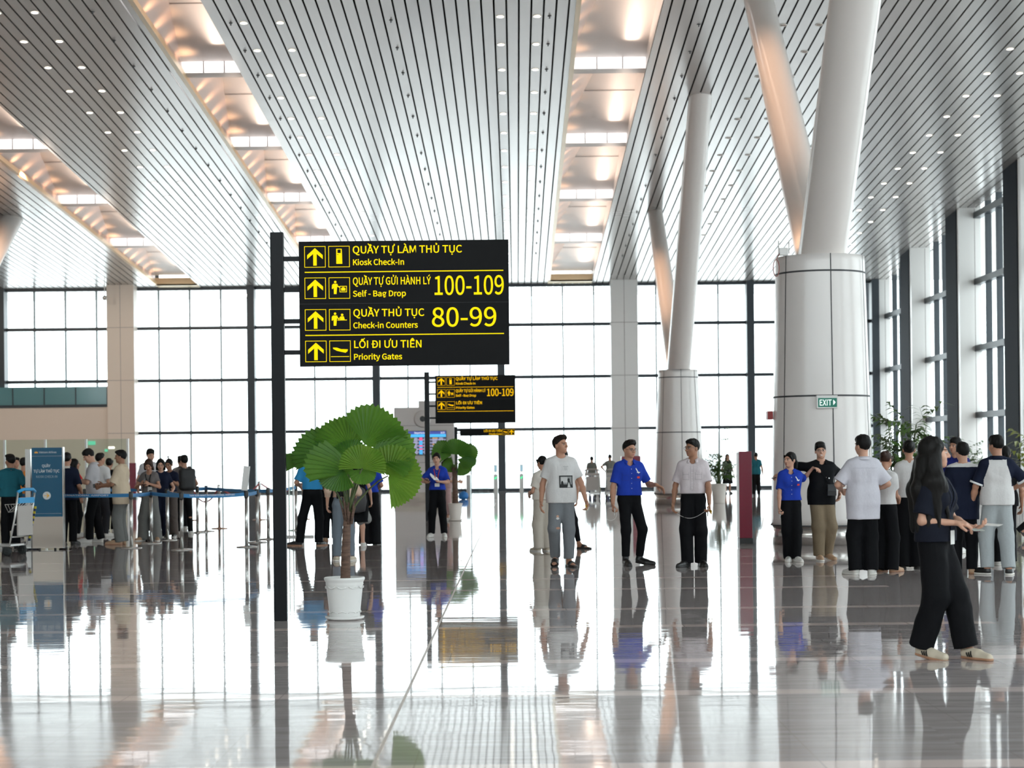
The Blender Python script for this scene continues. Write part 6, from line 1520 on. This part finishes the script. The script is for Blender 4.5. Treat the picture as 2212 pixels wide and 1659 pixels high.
P = person('grey_woman', (324, 1168), 1.535, -8, 'woman in a grey tee and wide grey trousers looking down at her phone', fem=True, skin='mid', h=QH, hair='bob', hairm=M_hair_b, top=dict(mat=grey_c, hem=.59, loose=.012, sleeve=.55, sleeve_r=.042, neck=.02), bottom=dict(mat=grey_p, r=(.066, .066, .074), hem=.02, waist=.61, fold=.008), shoes=('tan', M_solew, 'sneaker'), lf=(.085, 0, 25, 0, 0), rf=(-.085, 0, -20, 0, 0), lh=(.055, -.165, .70), rh=(-.055, -.165, .70), ld=(-.5, -.6, .3), rd=(.5, -.6, .3), lp=(1, .4, -1), rp=(-1, .4, -1), pitch=32, yaw=10)
held(P, 'R', 'phone', 'dark phone in both hands of the woman in grey', 'phone', (.15, .075, .01), M_phone); lanyard(P, .03, .635, black_t, M_paper, -1, .085, .085)
person('tall_man', (326, 1152), 1.74, 22, 'tall young man looking over the heads of the women in the left queue', skin='light', h=QH, hair='fringe', top=dict(mat=lgrey, hem=.5), bottom=BLK, yaw=10, pitch=10)
P = person('navy_woman', (349, 1163), 1.53, 8, 'woman in glasses and a navy tee resting her hand on the blue belt', fem=True, skin='light', h=QH, hair='bob', top=dict(mat=navy, hem=.52, loose=.014), bottom=dict(mat=navy, r=(.06, .055, .05)), lh=(.15, -.14, .60), rh=(-.1, -.12, .55), pitch=14, glasses=True, shoes=('black', M_solew, 'sneaker'))
P = person('topknot', (368, 1160), 1.53, -6, 'woman with a topknot in a navy tee and taupe trousers, filming with a phone', fem=True, skin='tan', h=QH, hair='topbun', top=dict(mat=navy, hem=.585, loose=.014, sleeve=.75, sleeve_r=.045), bottom=dict(mat=taupe, r=(.062, .058, .058), hem=.03, waist=.6), lh=(.03, -.185, .745), rh=(-.06, -.17, .74), lp=(1, .3, -1), rp=(-1, .3, -1), ld=(-.5, -.5, .6), rd=(.5, -.5, .6), pitch=16, yaw=-8, shoes=('black', M_solew, 'sneaker'))
held(P, 'L', 'phone', 'black phone raised by the woman with the topknot', 'phone', (.14, .07, .01), M_phone)
P = person('pack_man', (399, 1154), 1.60, 212, 'man from behind wearing a black backpack at the end of the left queue', skin='mid', h=QH, hair='fringe', top=dict(mat=grey_c, hem=.48, loose=.02), bottom=BLK_SLIM, shoes=('white', M_solew, 'sneaker'), lh=(.12, -.12, .6), rh=(-.13, -.08, .58), lf=(.06, 0, 10, 0, 0), rf=(-.06, .05, -30, 0, 0))
r = thing('backpack', 'black backpack on the man at the right end of the left queue', 'backpack', P['root'].location, P['root'].rotation_euler.z)
b = MB(); Fj = Field(); Fj.box((0, .165, 1.12), (.11, .04, .17), .05); Fj.box((0, .225, 1.05), (.08, .01, .08), .035, .03); Vj, Fq = Fj.mesh(.009); mesh_obj('body', Vj, Fq, [mat('pack_black', (.015, .015, .016), .6)], r)
for s in (-1, 1):
    b = MB(); b.ribbon([(s * .085, .13, 1.33), (s * .10, .03, 1.385), (s * .10, -.08, 1.33), (s * .11, -.11, 1.2), (s * .14, 0.0, 1.02), (s * .10, .12, .98)], .045, M_blk, up=(1, 0, 0), thick=.01); b.build('strap', parent=r)
person('queue_end', (392, 1143), 1.60, 200, 'person in a checked shirt half hidden by the man with the black backpack', skin='mid', h=QH, hair='short', top=dict(mat=C_('check', (.30, .27, .25)), hem=.5), bottom=BLK)
